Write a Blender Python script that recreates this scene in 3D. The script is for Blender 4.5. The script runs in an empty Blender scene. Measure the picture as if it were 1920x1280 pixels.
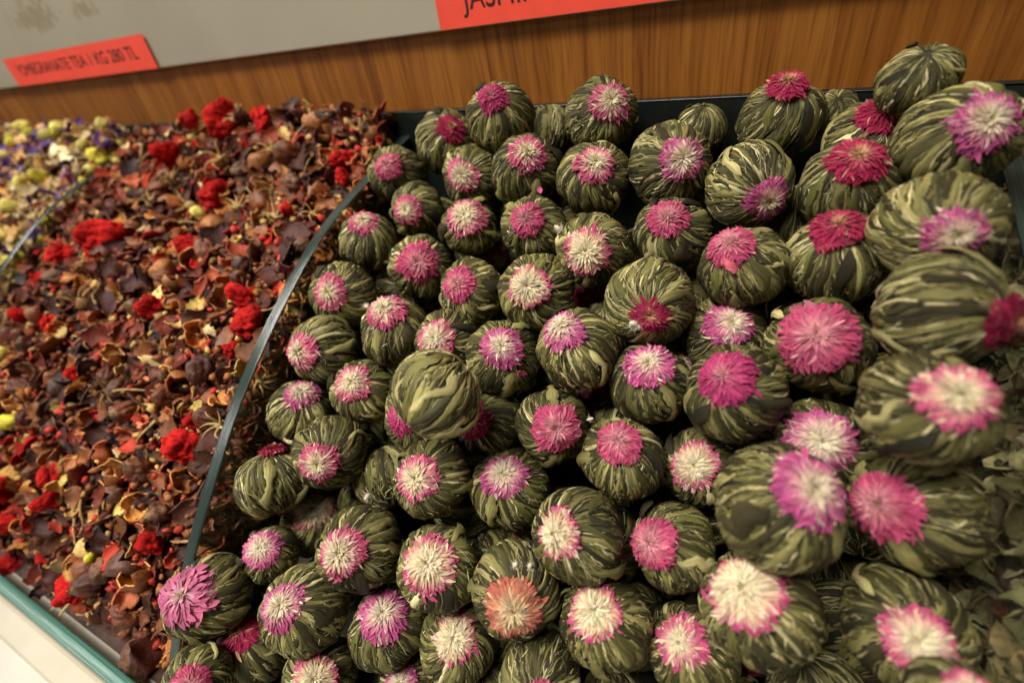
import bpy, math, random
import numpy as np
from mathutils import Matrix, Vector

SC = bpy.context.scene
COL = SC.collection
ZC = 21.5                      # camera height above the counter, cm

# ------------------------------------------------------------------ camera
F = 912.0                      # focal length in pixels of the 1920 px wide frame
_L = np.array([1935., 345., -912.]); _D = np.array([-210., -1230., -912.])
EX = _L / np.linalg.norm(_L)
EZ = _D / np.linalg.norm(_D); EZ -= EX * (EZ @ EX); EZ /= np.linalg.norm(EZ)
EY = np.cross(EZ, EX)

def ray(px, py):
    c = np.array([px - 960., py - 640., F])
    return np.array([c @ EX, c @ EY, c @ EZ]) / F

cam = bpy.data.cameras.new('camera')
cam.sensor_width = 36.0
cam.lens = F / 1920 * 36
cam.clip_start = 0.005
cam.clip_end = 20
cam.dof.use_dof = True
cam.dof.focus_distance = 0.166
cam.dof.aperture_fstop = 6.0
cam.dof.aperture_blades = 8
camo = bpy.data.objects.new('camera', cam); COL.objects.link(camo)
M = Matrix.Identity(4)
for r in range(3):
    e = (EX, EY, EZ)[r]
    M[r][0] = e[0]; M[r][1] = -e[1]; M[r][2] = -e[2]
M[2][3] = ZC / 100
camo.matrix_world = M
SC.camera = camo

# ------------------------------------------------------------------ light
world = bpy.data.worlds.new('World'); SC.world = world; world.use_nodes = True
world.node_tree.nodes['Background'].inputs[0].default_value = (1.0, 0.93, 0.82, 1)
world.node_tree.nodes['Background'].inputs[1].default_value = 0.035

def area(name, loc, target, sx, sy, power, color, spread=180):
    l = bpy.data.lights.new(name, 'AREA'); l.shape = 'RECTANGLE'; l.size = sx; l.size_y = sy
    l.energy = power; l.color = color; l.spread = math.radians(spread)
    o = bpy.data.objects.new(name, l); COL.objects.link(o)
    o.location = loc
    d = Vector(target) - Vector(loc)
    o.rotation_euler = d.to_track_quat('-Z', 'Y').to_euler()
    return o
TGT = (-0.09, 0.08, 0.09)
area('ceiling_light_left', (-0.60, -0.24, 1.30), TGT, 0.60, 0.14, 5.4, (1.0, 0.945, 0.85), 120)
area('ceiling_light_middle', (-0.16, -0.28, 1.30), TGT, 0.60, 0.14, 4.4, (1.0, 0.945, 0.85), 120)
area('ceiling_panel_near', (-1.70, -0.24, 1.30), TGT, 0.28, 0.28, 10, (1.0, 0.96, 0.90))
area('ceiling_panel_far', (-2.62, -1.49, 1.30), TGT, 0.40, 0.40, 13, (1.0, 0.96, 0.90))
sp = bpy.data.lights.new('fill_spot', 'SPOT'); sp.energy = 29; sp.color = (1.0, 0.95, 0.86)  # unseen fill spot, added to brighten the left middle and fade outwards
sp.spot_size = math.radians(26); sp.spot_blend = 1.0; sp.shadow_soft_size = 0.06
spo = bpy.data.objects.new('fill_spot', sp); COL.objects.link(spo)
spo.location = (-0.26, -0.45, 1.15)
spo.rotation_euler = (Vector((-0.13, 0.045, 0.07)) - Vector(spo.location)).to_track_quat('-Z', 'Y').to_euler()

SC.view_settings.view_transform = 'Standard'
SC.view_settings.look = 'None'
SC.view_settings.exposure = 0.0
SC.view_settings.gamma = 1.0
SC.view_settings.use_curve_mapping = False
SC.render.engine = 'CYCLES'
SC.cycles.max_bounces = 8
SC.cycles.transparent_max_bounces = 12
SC.cycles.use_denoising = True
SC.cycles.caustics_reflective = False
SC.cycles.caustics_refractive = False

# ------------------------------------------------------------------ helpers
rng = np.random.default_rng(7)
random.seed(7)

class MB:
    """collects vertices, faces, per-point colour and per-point strip coordinates"""
    def __init__(s): s.v = []; s.f = []; s.c = []; s.t = []; s.n = 0
    def raw(s, V, Fs, C, T=None):
        V = np.asarray(V, float); k = len(V)
        C = np.asarray(C, float)
        if C.ndim == 1: C = np.tile(C, (k, 1))
        s.v.append(V); s.c.append(C); s.t.append(np.zeros((k, 3)) if T is None else np.asarray(T, float))
        s.f += [tuple(int(i) + s.n for i in q) for q in Fs]
        s.n += k
    def grid(s, P, C, T=None, wrap=False):
        n, m = P.shape[:2]
        C = np.asarray(C, float)
        if C.ndim == 1: C = np.tile(C, (n * m, 1))
        fs = []
        for i in range(n - 1):
            for j in range(m if wrap else m - 1):
                j2 = (j + 1) % m
                fs.append((i * m + j, i * m + j2, (i + 1) * m + j2, (i + 1) * m + j))
        s.raw(P.reshape(-1, 3), fs, C.reshape(-1, 3), None if T is None else T.reshape(-1, 3))
    def box(s, lo, hi, C=(1, 1, 1)):
        x0, y0, z0 = lo; x1, y1, z1 = hi
        V = [(x0,y0,z0),(x1,y0,z0),(x1,y1,z0),(x0,y1,z0),(x0,y0,z1),(x1,y0,z1),(x1,y1,z1),(x0,y1,z1)]
        s.raw(V, [(0,3,2,1),(4,5,6,7),(0,1,5,4),(1,2,6,5),(2,3,7,6),(3,0,4,7)], C)
    def mesh(s, name, mat, smooth=True, scale=1.0):
        me = bpy.data.meshes.new(name)
        V = np.vstack(s.v) * scale
        me.from_pydata(V.tolist(), [], s.f)
        a = me.attributes.new('tint', 'FLOAT_COLOR', 'POINT')
        a.data.foreach_set('color', np.hstack([np.vstack(s.c), np.ones((s.n, 1))]).ravel())
        a = me.attributes.new('strand', 'FLOAT_VECTOR', 'POINT')
        a.data.foreach_set('vector', np.vstack(s.t).ravel())
        me.materials.append(mat)
        if smooth: me.polygons.foreach_set('use_smooth', [True] * len(me.polygons))
        me.update()
        return me

def link(name, data, parent=None, label=None, cat=None, group=None, kind=None, loc=None, mat=None):
    o = bpy.data.objects.new(name, data); COL.objects.link(o)
    if parent is not None: o.parent = parent
    if label: o['label'] = label
    if cat: o['category'] = cat
    if group: o['group'] = group
    if kind: o['kind'] = kind
    if loc is not None: o.location = loc
    if mat is not None: o.matrix_basis = mat
    return o

def W(p):                      # camera-centred centimetres -> world metres
    return (p[0] / 100, p[1] / 100, (p[2] + ZC) / 100)

def snoise(P, seed, freq, n=7):
    """smooth pseudo noise in -1..1: sum of random sinusoids"""
    g = np.random.default_rng(seed)
    K = g.normal(size=(n, 3)); K /= np.linalg.norm(K, axis=1)[:, None]
    K *= freq * g.uniform(0.6, 1.5, (n, 1))
    ph = g.uniform(0, 6.28, n)
    return np.sin(P @ K.T + ph).sum(1) / n ** 0.5 / 1.2

_ico = {}
def ico(sub):
    if sub not in _ico:
        import bmesh
        bm = bmesh.new(); bmesh.ops.create_icosphere(bm, subdivisions=sub, radius=1)
        bm.verts.ensure_lookup_table()
        _ico[sub] = (np.array([v.co[:] for v in bm.verts]), [tuple(v.index for v in f.verts) for f in bm.faces])
        bm.free()
    return _ico[sub]

# ------------------------------------------------------------------ materials
def newmat(name):
    m = bpy.data.materials.new(name); m.use_nodes = True
    nt = m.node_tree; b = nt.nodes['Principled BSDF']
    return m, nt, b
def node(nt, t, **kw):
    n = nt.nodes.new(t)
    for k, v in kw.items(): setattr(n, k, v)
    return n
def mixmul(nt, a, b, fac=1.0):
    n = node(nt, 'ShaderNodeMix', data_type='RGBA', blend_type='MULTIPLY'); n.inputs[0].default_value = fac
    nt.links.new(a, n.inputs[6]); nt.links.new(b, n.inputs[7]); return n.outputs[2]
def ramp(nt, src, stops):
    n = node(nt, 'ShaderNodeValToRGB')
    e = n.color_ramp.elements
    while len(e) < len(stops): e.new(0.5)
    for x, (p, c) in zip(e, stops): x.position = p; x.color = (*c, 1)
    nt.links.new(src, n.inputs[0]); return n.outputs[0]

def fibre_mat(name, sx, sy, lo, hi, rough=0.65, bump=0.3, spec=0.3, sss=0.0, vary=0.0, bdist=0.0004, trans=0.0, sheen=0.0):
    """tint attribute x streaky noise laid along each strand"""
    m, nt, b = newmat(name)
    at = node(nt, 'ShaderNodeAttribute', attribute_name='tint')
    st = node(nt, 'ShaderNodeAttribute', attribute_name='strand')
    mp = node(nt, 'ShaderNodeMapping'); mp.inputs['Scale'].default_value = (sx, sy, 1)
    nt.links.new(st.outputs['Vector'], mp.inputs[0])
    nz = node(nt, 'ShaderNodeTexNoise'); nz.inputs['Scale'].default_value = 1; nz.inputs['Detail'].default_value = 4
    nz.inputs['Roughness'].default_value = 0.65
    nt.links.new(mp.outputs[0], nz.inputs[0])
    r = ramp(nt, nz.outputs[0], [(0.3, (lo,) * 3), (0.7, (hi,) * 3)])
    c = mixmul(nt, at.outputs['Color'], r)
    if vary:
        oi = node(nt, 'ShaderNodeObjectInfo')
        hs = node(nt, 'ShaderNodeHueSaturation')
        mr = node(nt, 'ShaderNodeMapRange'); mr.inputs[3].default_value = 1 - vary; mr.inputs[4].default_value = 1 + vary
        nt.links.new(oi.outputs['Random'], mr.inputs[0]); nt.links.new(mr.outputs[0], hs.inputs['Value'])
        nt.links.new(c, hs.inputs['Color']); c = hs.outputs[0]
    nt.links.new(c, b.inputs['Base Color'])
    b.inputs['Roughness'].default_value = rough
    b.inputs['Specular IOR Level'].default_value = spec
    if sheen:
        b.inputs['Sheen Weight'].default_value = sheen; b.inputs['Sheen Roughness'].default_value = 0.5
    if sss:
        b.inputs['Subsurface Weight'].default_value = sss; b.inputs['Subsurface Scale'].default_value = 0.001
        b.inputs['Subsurface Radius'].default_value = (1, 0.5, 0.3)
    bp = node(nt, 'ShaderNodeBump'); bp.inputs['Strength'].default_value = bump; bp.inputs['Distance'].default_value = bdist
    nt.links.new(nz.outputs[0], bp.inputs['Height']); nt.links.new(bp.outputs[0], b.inputs['Normal'])
    if trans:
        out = nt.nodes['Material Output']
        tr = node(nt, 'ShaderNodeBsdfTranslucent'); nt.links.new(c, tr.inputs[0])
        mx = node(nt, 'ShaderNodeMixShader'); mx.inputs[0].default_value = trans
        nt.links.new(b.outputs[0], mx.inputs[1]); nt.links.new(tr.outputs[0], mx.inputs[2])
        nt.links.new(mx.outputs[0], out.inputs[0])
    return m

def lump_mat(name, scale, lo, hi, rough=0.5, bump=0.5, spec=0.4, vary=0.25, bdist=0.0006):
    """tint attribute x blotchy noise in the piece's own coordinates"""
    m, nt, b = newmat(name)
    at = node(nt, 'ShaderNodeAttribute', attribute_name='tint')
    tc = node(nt, 'ShaderNodeTexCoord'); oi = node(nt, 'ShaderNodeObjectInfo')
    ad = node(nt, 'ShaderNodeVectorMath', operation='ADD')
    nt.links.new(tc.outputs['Object'], ad.inputs[0]); nt.links.new(oi.outputs['Random'], ad.inputs[1])
    nz = node(nt, 'ShaderNodeTexNoise'); nz.inputs['Scale'].default_value = scale; nz.inputs['Detail'].default_value = 5
    nz.inputs['Roughness'].default_value = 0.7
    nt.links.new(ad.outputs[0], nz.inputs[0])
    r = ramp(nt, nz.outputs[0], [(0.3, (lo,) * 3), (0.7, (hi,) * 3)])
    c = mixmul(nt, at.outputs['Color'], r)
    hs = node(nt, 'ShaderNodeHueSaturation')
    mr = node(nt, 'ShaderNodeMapRange'); mr.inputs[3].default_value = 1 - vary; mr.inputs[4].default_value = 1 + vary
    nt.links.new(oi.outputs['Random'], mr.inputs[0]); nt.links.new(mr.outputs[0], hs.inputs['Value'])
    nt.links.new(c, hs.inputs['Color'])
    nt.links.new(hs.outputs[0], b.inputs['Base Color'])
    b.inputs['Roughness'].default_value = rough; b.inputs['Specular IOR Level'].default_value = spec
    bp = node(nt, 'ShaderNodeBump'); bp.inputs['Strength'].default_value = bump; bp.inputs['Distance'].default_value = bdist
    nt.links.new(nz.outputs[0], bp.inputs['Height']); nt.links.new(bp.outputs[0], b.inputs['Normal'])
    return m

M_LEAF = fibre_mat('dried_tea_leaf', 34, 1.3, 0.40, 1.7, rough=0.52, bump=0.8, spec=0.24, vary=0.18, bdist=0.0005)
M_PETAL = fibre_mat('dried_petal', 30, 2.0, 0.80, 1.15, rough=0.75, bump=0.3, spec=0.15, vary=0.06, bdist=0.0002, trans=0.22)
M_BERRY = lump_mat('dried_berry_skin', 500, 0.5, 1.5, rough=0.42, bump=0.7, spec=0.32)
M_SHELL = lump_mat('dried_shell', 420, 0.5, 1.5, rough=0.4, bump=0.6, spec=0.35)
M_DARK = lump_mat('dried_dark_petal', 450, 0.5, 1.6, rough=0.5, bump=0.7, spec=0.22, vary=0.4)
M_RED = lump_mat('red_fuzzy_flower', 900, 0.6, 1.25, rough=0.85, bump=0.6, spec=0.1, vary=0.2)
M_TAN = lump_mat('straw_flake', 400, 0.6, 1.3, rough=0.6, bump=0.5, spec=0.25, vary=0.3)
M_TUFT = fibre_mat('pale_fuzz', 20, 2, 0.85, 1.1, rough=0.9, bump=0.1, spec=0.1)

def plain(name, color, rough, spec=0.4, noise=None, amount=0.15, bump=0.0):
    m, nt, b = newmat(name)
    tc = node(nt, 'ShaderNodeTexCoord')
    nz = node(nt, 'ShaderNodeTexNoise'); nz.inputs['Scale'].default_value = noise or 30; nz.inputs['Detail'].default_value = 6
    nt.links.new(tc.outputs['Object'], nz.inputs[0])
    r = ramp(nt, nz.outputs[0], [(0.3, tuple(x * (1 - amount) for x in color)), (0.7, tuple(min(1, x * (1 + amount)) for x in color))])
    nt.links.new(r, b.inputs['Base Color'])
    b.inputs['Roughness'].default_value = rough; b.inputs['Specular IOR Level'].default_value = spec
    if bump:
        bp = node(nt, 'ShaderNodeBump'); bp.inputs['Strength'].default_value = bump; bp.inputs['Distance'].default_value = 0.0005
        nt.links.new(nz.outputs[0], bp.inputs['Height']); nt.links.new(bp.outputs[0], b.inputs['Normal'])
    return m

def wood_mat():
    m, nt, b = newmat('wood_veneer')
    tc = node(nt, 'ShaderNodeTexCoord')
    mp = node(nt, 'ShaderNodeMapping'); mp.inputs['Scale'].default_value = (1, 1, 0.035)
    nt.links.new(tc.outputs['Object'], mp.inputs[0])
    wv = node(nt, 'ShaderNodeTexNoise'); wv.inputs['Scale'].default_value = 14; wv.inputs['Detail'].default_value = 3
    mp0 = node(nt, 'ShaderNodeMapping'); mp0.inputs['Scale'].default_value = (0.6, 1, 0.6)
    nt.links.new(tc.outputs['Object'], mp0.inputs[0]); nt.links.new(mp0.outputs[0], wv.inputs[0])
    sc = node(nt, 'ShaderNodeVectorMath', operation='MULTIPLY'); sc.inputs[1].default_value = (0.012, 0, 0)
    nt.links.new(wv.outputs['Color'], sc.inputs[0])
    ad = node(nt, 'ShaderNodeVectorMath', operation='ADD'); nt.links.new(mp.outputs[0], ad.inputs[0]); nt.links.new(sc.outputs[0], ad.inputs[1])
    def nz(scale, det, rough=0.6):
        n = node(nt, 'ShaderNodeTexNoise'); n.inputs['Scale'].default_value = scale; n.inputs['Detail'].default_value = det
        n.inputs['Roughness'].default_value = rough
        nt.links.new(ad.outputs[0], n.inputs[0]); return n.outputs[0]
    a = ramp(nt, nz(110, 5, 0.7), [(0.28, (0.13, 0.034, 0.006)), (0.42, (0.235, 0.078, 0.011)), (0.55, (0.30, 0.107, 0.015)), (0.72, (0.37, 0.145, 0.024))])
    d = ramp(nt, nz(260, 3, 0.5), [(0.25, (0.50, 0.42, 0.34)), (0.42, (1, 1, 1))])
    e = ramp(nt, nz(700, 3, 0.7), [(0.32, (0.60, 0.56, 0.50)), (0.50, (1, 1, 1)), (0.7, (1.12, 1.12, 1.1))])
    c = mixmul(nt, mixmul(nt, a, d), e)
    nt.links.new(c, b.inputs['Base Color'])
    b.inputs['Roughness'].default_value = 0.48; b.inputs['Specular IOR Level'].default_value = 0.3
    return m
M_WOOD = wood_mat()

def pane_mat():
    m, nt, b = newmat('clear_glass')
    out = nt.nodes['Material Output']
    tr = node(nt, 'ShaderNodeBsdfTransparent'); tr.inputs[0].default_value = (0.94, 0.96, 0.93, 1)
    gl = node(nt, 'ShaderNodeBsdfGlossy'); gl.inputs['Roughness'].default_value = 0.04
    lw = node(nt, 'ShaderNodeLayerWeight'); lw.inputs[0].default_value = 0.5
    pw = node(nt, 'ShaderNodeMath', operation='POWER'); pw.inputs[1].default_value = 5; nt.links.new(lw.outputs['Facing'], pw.inputs[0])
    fr = node(nt, 'ShaderNodeMath', operation='MULTIPLY_ADD'); fr.inputs[1].default_value = 0.9; fr.inputs[2].default_value = 0.035
    nt.links.new(pw.outputs[0], fr.inputs[0])
    df = node(nt, 'ShaderNodeBsdfDiffuse'); df.inputs[0].default_value = (0.6, 0.57, 0.48, 1)
    tc = node(nt, 'ShaderNodeTexCoord')
    nz = node(nt, 'ShaderNodeTexNoise'); nz.inputs['Scale'].default_value = 60; nz.inputs['Detail'].default_value = 8
    nt.links.new(tc.outputs['Object'], nz.inputs[0])
    mr = node(nt, 'ShaderNodeMapRange'); mr.inputs[1].default_value = 0.45; mr.inputs[2].default_value = 0.8
    mr.inputs[3].default_value = 0.004; mr.inputs[4].default_value = 0.05
    nt.links.new(nz.outputs[0], mr.inputs[0])
    dust = node(nt, 'ShaderNodeMixShader'); nt.links.new(mr.outputs[0], dust.inputs[0])
    nt.links.new(tr.outputs[0], dust.inputs[1]); nt.links.new(df.outputs[0], dust.inputs[2])
    mx = node(nt, 'ShaderNodeMixShader'); nt.links.new(fr.outputs[0], mx.inputs[0])
    nt.links.new(dust.outputs[0], mx.inputs[1]); nt.links.new(gl.outputs[0], mx.inputs[2])
    nt.links.new(mx.outputs[0], out.inputs[0])
    return m
M_PANE = pane_mat()

def edge_mat(name, color, rough):
    m, nt, b = newmat(name)
    st = node(nt, 'ShaderNodeAttribute', attribute_name='strand')
    mp = node(nt, 'ShaderNodeMapping'); mp.inputs['Scale'].default_value = (9, 0.12, 1)
    nt.links.new(st.outputs['Vector'], mp.inputs[0])
    nz = node(nt, 'ShaderNodeTexNoise'); nz.inputs['Scale'].default_value = 1.0; nz.inputs['Detail'].default_value = 5
    nt.links.new(mp.outputs[0], nz.inputs[0])
    r = ramp(nt, nz.outputs[0], [(0.35, tuple(x * 0.6 for x in color)), (0.65, tuple(x * 1.4 for x in color))])
    nt.links.new(r, b.inputs['Base Color'])
    b.inputs['Roughness'].default_value = rough; b.inputs['Specular IOR Level'].default_value = 0.6
    bp = node(nt, 'ShaderNodeBump'); bp.inputs['Strength'].default_value = 0.35; bp.inputs['Distance'].default_value = 0.0003
    nt.links.new(nz.outputs[0], bp.inputs['Height']); nt.links.new(bp.outputs[0], b.inputs['Normal'])
    return m
M_EDGE = edge_mat('green_glass_edge', (0.018, 0.032, 0.026), 0.20)
M_EDGE_FRONT = edge_mat('pale_green_glass_edge', (0.055, 0.16, 0.12), 0.3)

M_BACK = plain('dark_back_panel', (0.010, 0.014, 0.012), 0.25, spec=0.4, noise=30, amount=0.3)

# ------------------------------------------------------------------ setting
M_CREAM = plain('cream_laminate', (0.52, 0.47, 0.36), 0.45, noise=40, amount=0.06)
M_WHITE = plain('white_counter', (0.55, 0.53, 0.46), 0.5, noise=25, amount=0.05)

def strip_mat():
    m, nt, b = newmat('off_white_board')
    tc = node(nt, 'ShaderNodeTexCoord')
    nz = node(nt, 'ShaderNodeTexNoise'); nz.inputs['Scale'].default_value = 12; nz.inputs['Detail'].default_value = 6
    nt.links.new(tc.outputs['Object'], nz.inputs[0])
    base = ramp(nt, nz.outputs[0], [(0.3, (0.36, 0.325, 0.25)), (0.7, (0.41, 0.37, 0.29))])
    last = base
    # brown smears with a ragged outline
    rag = node(nt, 'ShaderNodeTexNoise'); rag.inputs['Scale'].default_value = 230; rag.inputs['Detail'].default_value = 5
    nt.links.new(tc.outputs['Object'], rag.inputs[0])
    for (cx, cz, rx, rz) in SMEARS:
        mp = node(nt, 'ShaderNodeMapping'); mp.inputs['Location'].default_value = (-cx / rx, 0, -cz / rz)
        mp.inputs['Scale'].default_value = (1 / rx, 0, 1 / rz)
        nt.links.new(tc.outputs['Object'], mp.inputs[0])
        ln = node(nt, 'ShaderNodeVectorMath', operation='LENGTH'); nt.links.new(mp.outputs[0], ln.inputs[0])
        ad = node(nt, 'ShaderNodeMath', operation='MULTIPLY_ADD'); ad.inputs[1].default_value = 2.6
        nt.links.new(rag.outputs[0], ad.inputs[0]); nt.links.new(ln.outputs['Value'], ad.inputs[2])
        mr = node(nt, 'ShaderNodeMapRange'); mr.inputs[1].default_value = 2.15; mr.inputs[2].default_value = 1.75
        mr.inputs[3].default_value = 0; mr.inputs[4].default_value = 0.6
        nt.links.new(ad.outputs[0], mr.inputs[0])
        mx = node(nt, 'ShaderNodeMix', data_type='RGBA'); nt.links.new(mr.outputs[0], mx.inputs[0])
        nt.links.new(last, mx.inputs[6]); mx.inputs[7].default_value = (0.24, 0.18, 0.10, 1)
        last = mx.outputs[2]
    nt.links.new(last, b.inputs['Base Color'])
    b.inputs['Roughness'].default_value = 0.42; b.inputs['Specular IOR Level'].default_value = 0.35
    return m

YW, YS = 22.3, 21.95            # wooden board face, white board face
def on_y(px, py, y):
    d = ray(px, py); return d * (y / d[1])
SM = [on_y(65, 32, YS), on_y(158, 20, YS)]
SMEARS = [(SM[0][0] / 100, (SM[0][2] + ZC) / 100, 0.035, 0.012), (SM[1][0] / 100, (SM[1][2] + ZC) / 100, 0.016, 0.006)]

def wbox(name, lo, hi, mat, bev=0.0, **kw):
    mb = MB(); mb.box(W(lo), W(hi))
    me = mb.mesh(name, mat, smooth=False)
    o = link(name, me, **kw)
    if bev:
        bv = o.modifiers.new('bevel', 'BEVEL'); bv.width = bev; bv.segments = 3
    return o

wbox('wall', (-110, YW, -24), (60, YW + 1.5, 14), M_WOOD, kind='structure')
wbox('shelf_edge_board', (-110, YS, -1.40), (60, YW - 0.02, 14), strip_mat(), bev=0.0008,
     label='off-white board with brown smears running along the top of the wooden wall', cat='board')
wbox('bin_floor', (-110, -0.98, -22.2), (60, YW - 0.05, -21.3), M_CREAM, kind='structure')
wbox('gap_shade_board', (-17.15, -0.9, -21.29), (6.0, 21.6, -21.22), plain('painted_gap_shade', (0.022, 0.016, 0.011), 0.6), kind='structure')  # added dark board: its colour stands in for deep shade between the balls
wbox('counter_edge', (-110, -2.75, -24.0), (60, -1.55, -21.45), M_CREAM, bev=0.0025, kind='structure')
wbox('counter', (-110, -45, -25.0), (60, -2.80, -22.3), M_WHITE, kind='structure')

# ---- glass: curved dividers, low front pane, back pane
PROF = [(21.55, -5.75), (20.5, -6.0), (18.4, -6.55), (15.8, -7.2), (14.0, -7.8), (12.3, -8.6), (10.6, -9.55), (8.9, -10.6), (7.1, -11.85),
        (5.8, -12.95), (4.5, -14.1), (3.3, -15.2), (2.6, -15.9), (1.3, -17.4), (-0.3, -19.6), (-0.95, -20.6)]
PY = np.array([p[0] for p in PROF][::-1]); PZ = np.array([p[1] for p in PROF][::-1])
YY = np.linspace(21.55, -0.95, 60)
ZZ = np.interp(YY, PY, PZ)
for _ in range(3): ZZ[1:-1] = (ZZ[:-2] + ZZ[1:-1] * 2 + ZZ[2:]) / 4
def prof(y): return np.interp(y, PY, PZ)

def divider(X, label):
    root = link('glass_divider', None, label=label, cat='glass divider', group='curved glass dividers between the bins', loc=W((X, 10, -21.3)))
    o = np.array(W((X, 10, -21.3)))
    t = 0.28
    mb = MB()
    for s in (-t, t):
        P = np.array([[W((X + s, y, z)), W((X + s, y, -21.28))] for y, z in zip(YY, ZZ)]) - o
        mb.grid(P, (1, 1, 1))
    link('pane', mb.mesh('pane', M_PANE, smooth=False), root)
    mb = MB()
    prof_x = [(-t, -0.06), (-t, -0.012), (-t * 0.93, 0.012), (-t * 0.84, 0.016), (t * 0.84, 0.016), (t * 0.93, 0.012), (t, -0.012), (t, -0.06)]
    ty = np.gradient(YY); tz = np.gradient(ZZ); n = np.hypot(ty, tz)
    ny, nz_ = tz / n, -ty / n
    flip = np.sign(nz_); ny *= flip; nz_ *= flip
    s = np.concatenate([[0], np.cumsum(np.hypot(np.diff(YY), np.diff(ZZ)))])
    P = np.array([[W((X + a, YY[i] + ny[i] * h, ZZ[i] + nz_[i] * h)) for a, h in prof_x] for i in range(60)]) - o
    T = np.array([[(k, s[i], X) for k in (0, .3, .6, 1, 4, 4.4, 4.7, 5)] for i in range(60)], float)
    mb.grid(P, (1, 1, 1), T)
    link('polished_edge', mb.mesh('polished_edge', M_EDGE, smooth=True), root)
divider(-42.0, 'curved glass divider between the purple flower mix and the pomegranate tea')
divider(-17.5, 'curved glass divider with green edge between pomegranate tea and tea balls')
divider(6.35, 'curved glass divider between the tea balls and the green leaf mix')

def straight_pane(name, lo, hi, label, em, pm=None):
    root = link(name, None, label=label, cat='glass pane', loc=W(((lo[0] + hi[0]) / 2, lo[1], lo[2])))
    o = np.array(W(((lo[0] + hi[0]) / 2, lo[1], lo[2])))
    mb = MB()
    for y in (lo[1], hi[1]):
        mb.raw([np.array(W(p)) - o for p in [(lo[0], y, lo[2]), (hi[0], y, lo[2]), (hi[0], y, hi[2]), (lo[0], y, hi[2])]], [(0, 1, 2, 3)], (1, 1, 1))
    link('pane', mb.mesh('pane', pm or M_PANE, smooth=False), root)
    mb = MB()
    xs = np.linspace(lo[0], hi[0], 40); ym, th = (lo[1] + hi[1]) / 2, (hi[1] - lo[1]) / 2
    px = [(-th, -0.05), (-th, 0), (-th * 0.8, 0.04), (th * 0.8, 0.04), (th, 0), (th, -0.05)]
    P = np.array([[W((x, ym + a, hi[2] + h)) for a, h in px] for x in xs]) - o
    T = np.array([[(k, x, 3) for k in range(6)] for x in xs], float)
    mb.grid(P, (1, 1, 1), T)
    link('polished_edge', mb.mesh('polished_edge', em), root)
straight_pane('front_glass', (-80, -1.5, -21.42), (30, -1.0, -20.0), 'low front glass with pale green edge along the cream counter', M_EDGE_FRONT)
straight_pane('back_glass', (-80, 21.65, -21.25), (30, 22.05, -4.65), 'dark back glass of the bins standing against the wooden wall', M_BACK, M_BACK)

# ---- price labels
M_PAPER = plain('red_orange_paper', (0.90, 0.085, 0.05), 0.55, spec=0.3, noise=80, amount=0.05)
M_INK = plain('black_ink', (0.012, 0.008, 0.008), 0.6)
def price_label(x0, x1, z0, z1, text, tx0, tx1, tz0, tz1, label):
    o = np.array(W(((x0 + x1) / 2, YS - 0.03, z0)))
    root = link('price_label', None, label=label, cat='price label', group='price labels on the white board', loc=o)
    mb = MB()
    n = 24
    xs = np.linspace(x0, x1, n)
    bow = 0.03 + 0.10 * np.clip((np.abs(np.linspace(-1, 1, n)) - 0.82) / 0.18, 0, 1) ** 2
    for s in (0, 0.02):
        P = np.array([[W((x, YS - bo + s, z)) for z in np.linspace(z0, z1, 5)] for x, bo in zip(xs, bow)]) - o
        mb.grid(P, (1, 1, 1))
    link('paper', mb.mesh('paper', M_PAPER), root)
    cu = bpy.data.curves.new('lettering', 'FONT'); cu.body = text; cu.size = 1.0; cu.offset = 0.0; cu.extrude = 0.0
    tmp = bpy.data.objects.new('lettering_source', cu); COL.objects.link(tmp)
    bpy.context.view_layer.update()
    me = bpy.data.meshes.new_from_object(tmp.evaluated_get(bpy.context.evaluated_depsgraph_get()))
    bpy.data.objects.remove(tmp); me.name = 'lettering'
    V = np.array([v.co[:] for v in me.vertices])
    lo, hi = V.min(0), V.max(0)
    X = tx0 + (V[:, 0] - lo[0]) / (hi[0] - lo[0]) * (tx1 - tx0); Z = tz0 + V[:, 1] / hi[1] * (tz1 - tz0)
    for v, x, z in zip(me.vertices, X, Z): v.co = Vector(np.array(W((x, YS - 0.045, z))) - o)
    me.materials.clear(); me.materials.append(M_INK)
    link('lettering', me, root)
A = [on_y(*p, YS - 0.05) for p in ((5, 112), (38, 160), (300, 125), (265, 65), (35, 137), (262, 97), (828, 57), (875, 20))]
zb = -1.375
price_label((A[0][0] + A[1][0]) / 2, (A[2][0] + A[3][0]) / 2, zb, 0.50, 'POMEGRANATE TEA 1 KG 280 TL',
            on_y(38, 140, YS)[0], on_y(260, 105, YS)[0], on_y(262, 110, YS)[2], on_y(238, 88, YS)[2], 'red-orange price label with black lettering above the pomegranate tea')
J0 = on_y(869, 18, YS)
price_label(A[6][0], A[6][0] + 19.5, zb + 0.02, 0.95, 'JASMINE TEA', J0[0], J0[0] + 6.6, J0[2] - 0.03, J0[2] + 0.85,
            'larger red-orange price label above the jasmine tea balls')

# ------------------------------------------------------------------ pieces of the loose tea mixes (unit: 1 = about half a centimetre... scaled per copy)
def variants(n, fn): return [fn(i) for i in range(n)]

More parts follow.
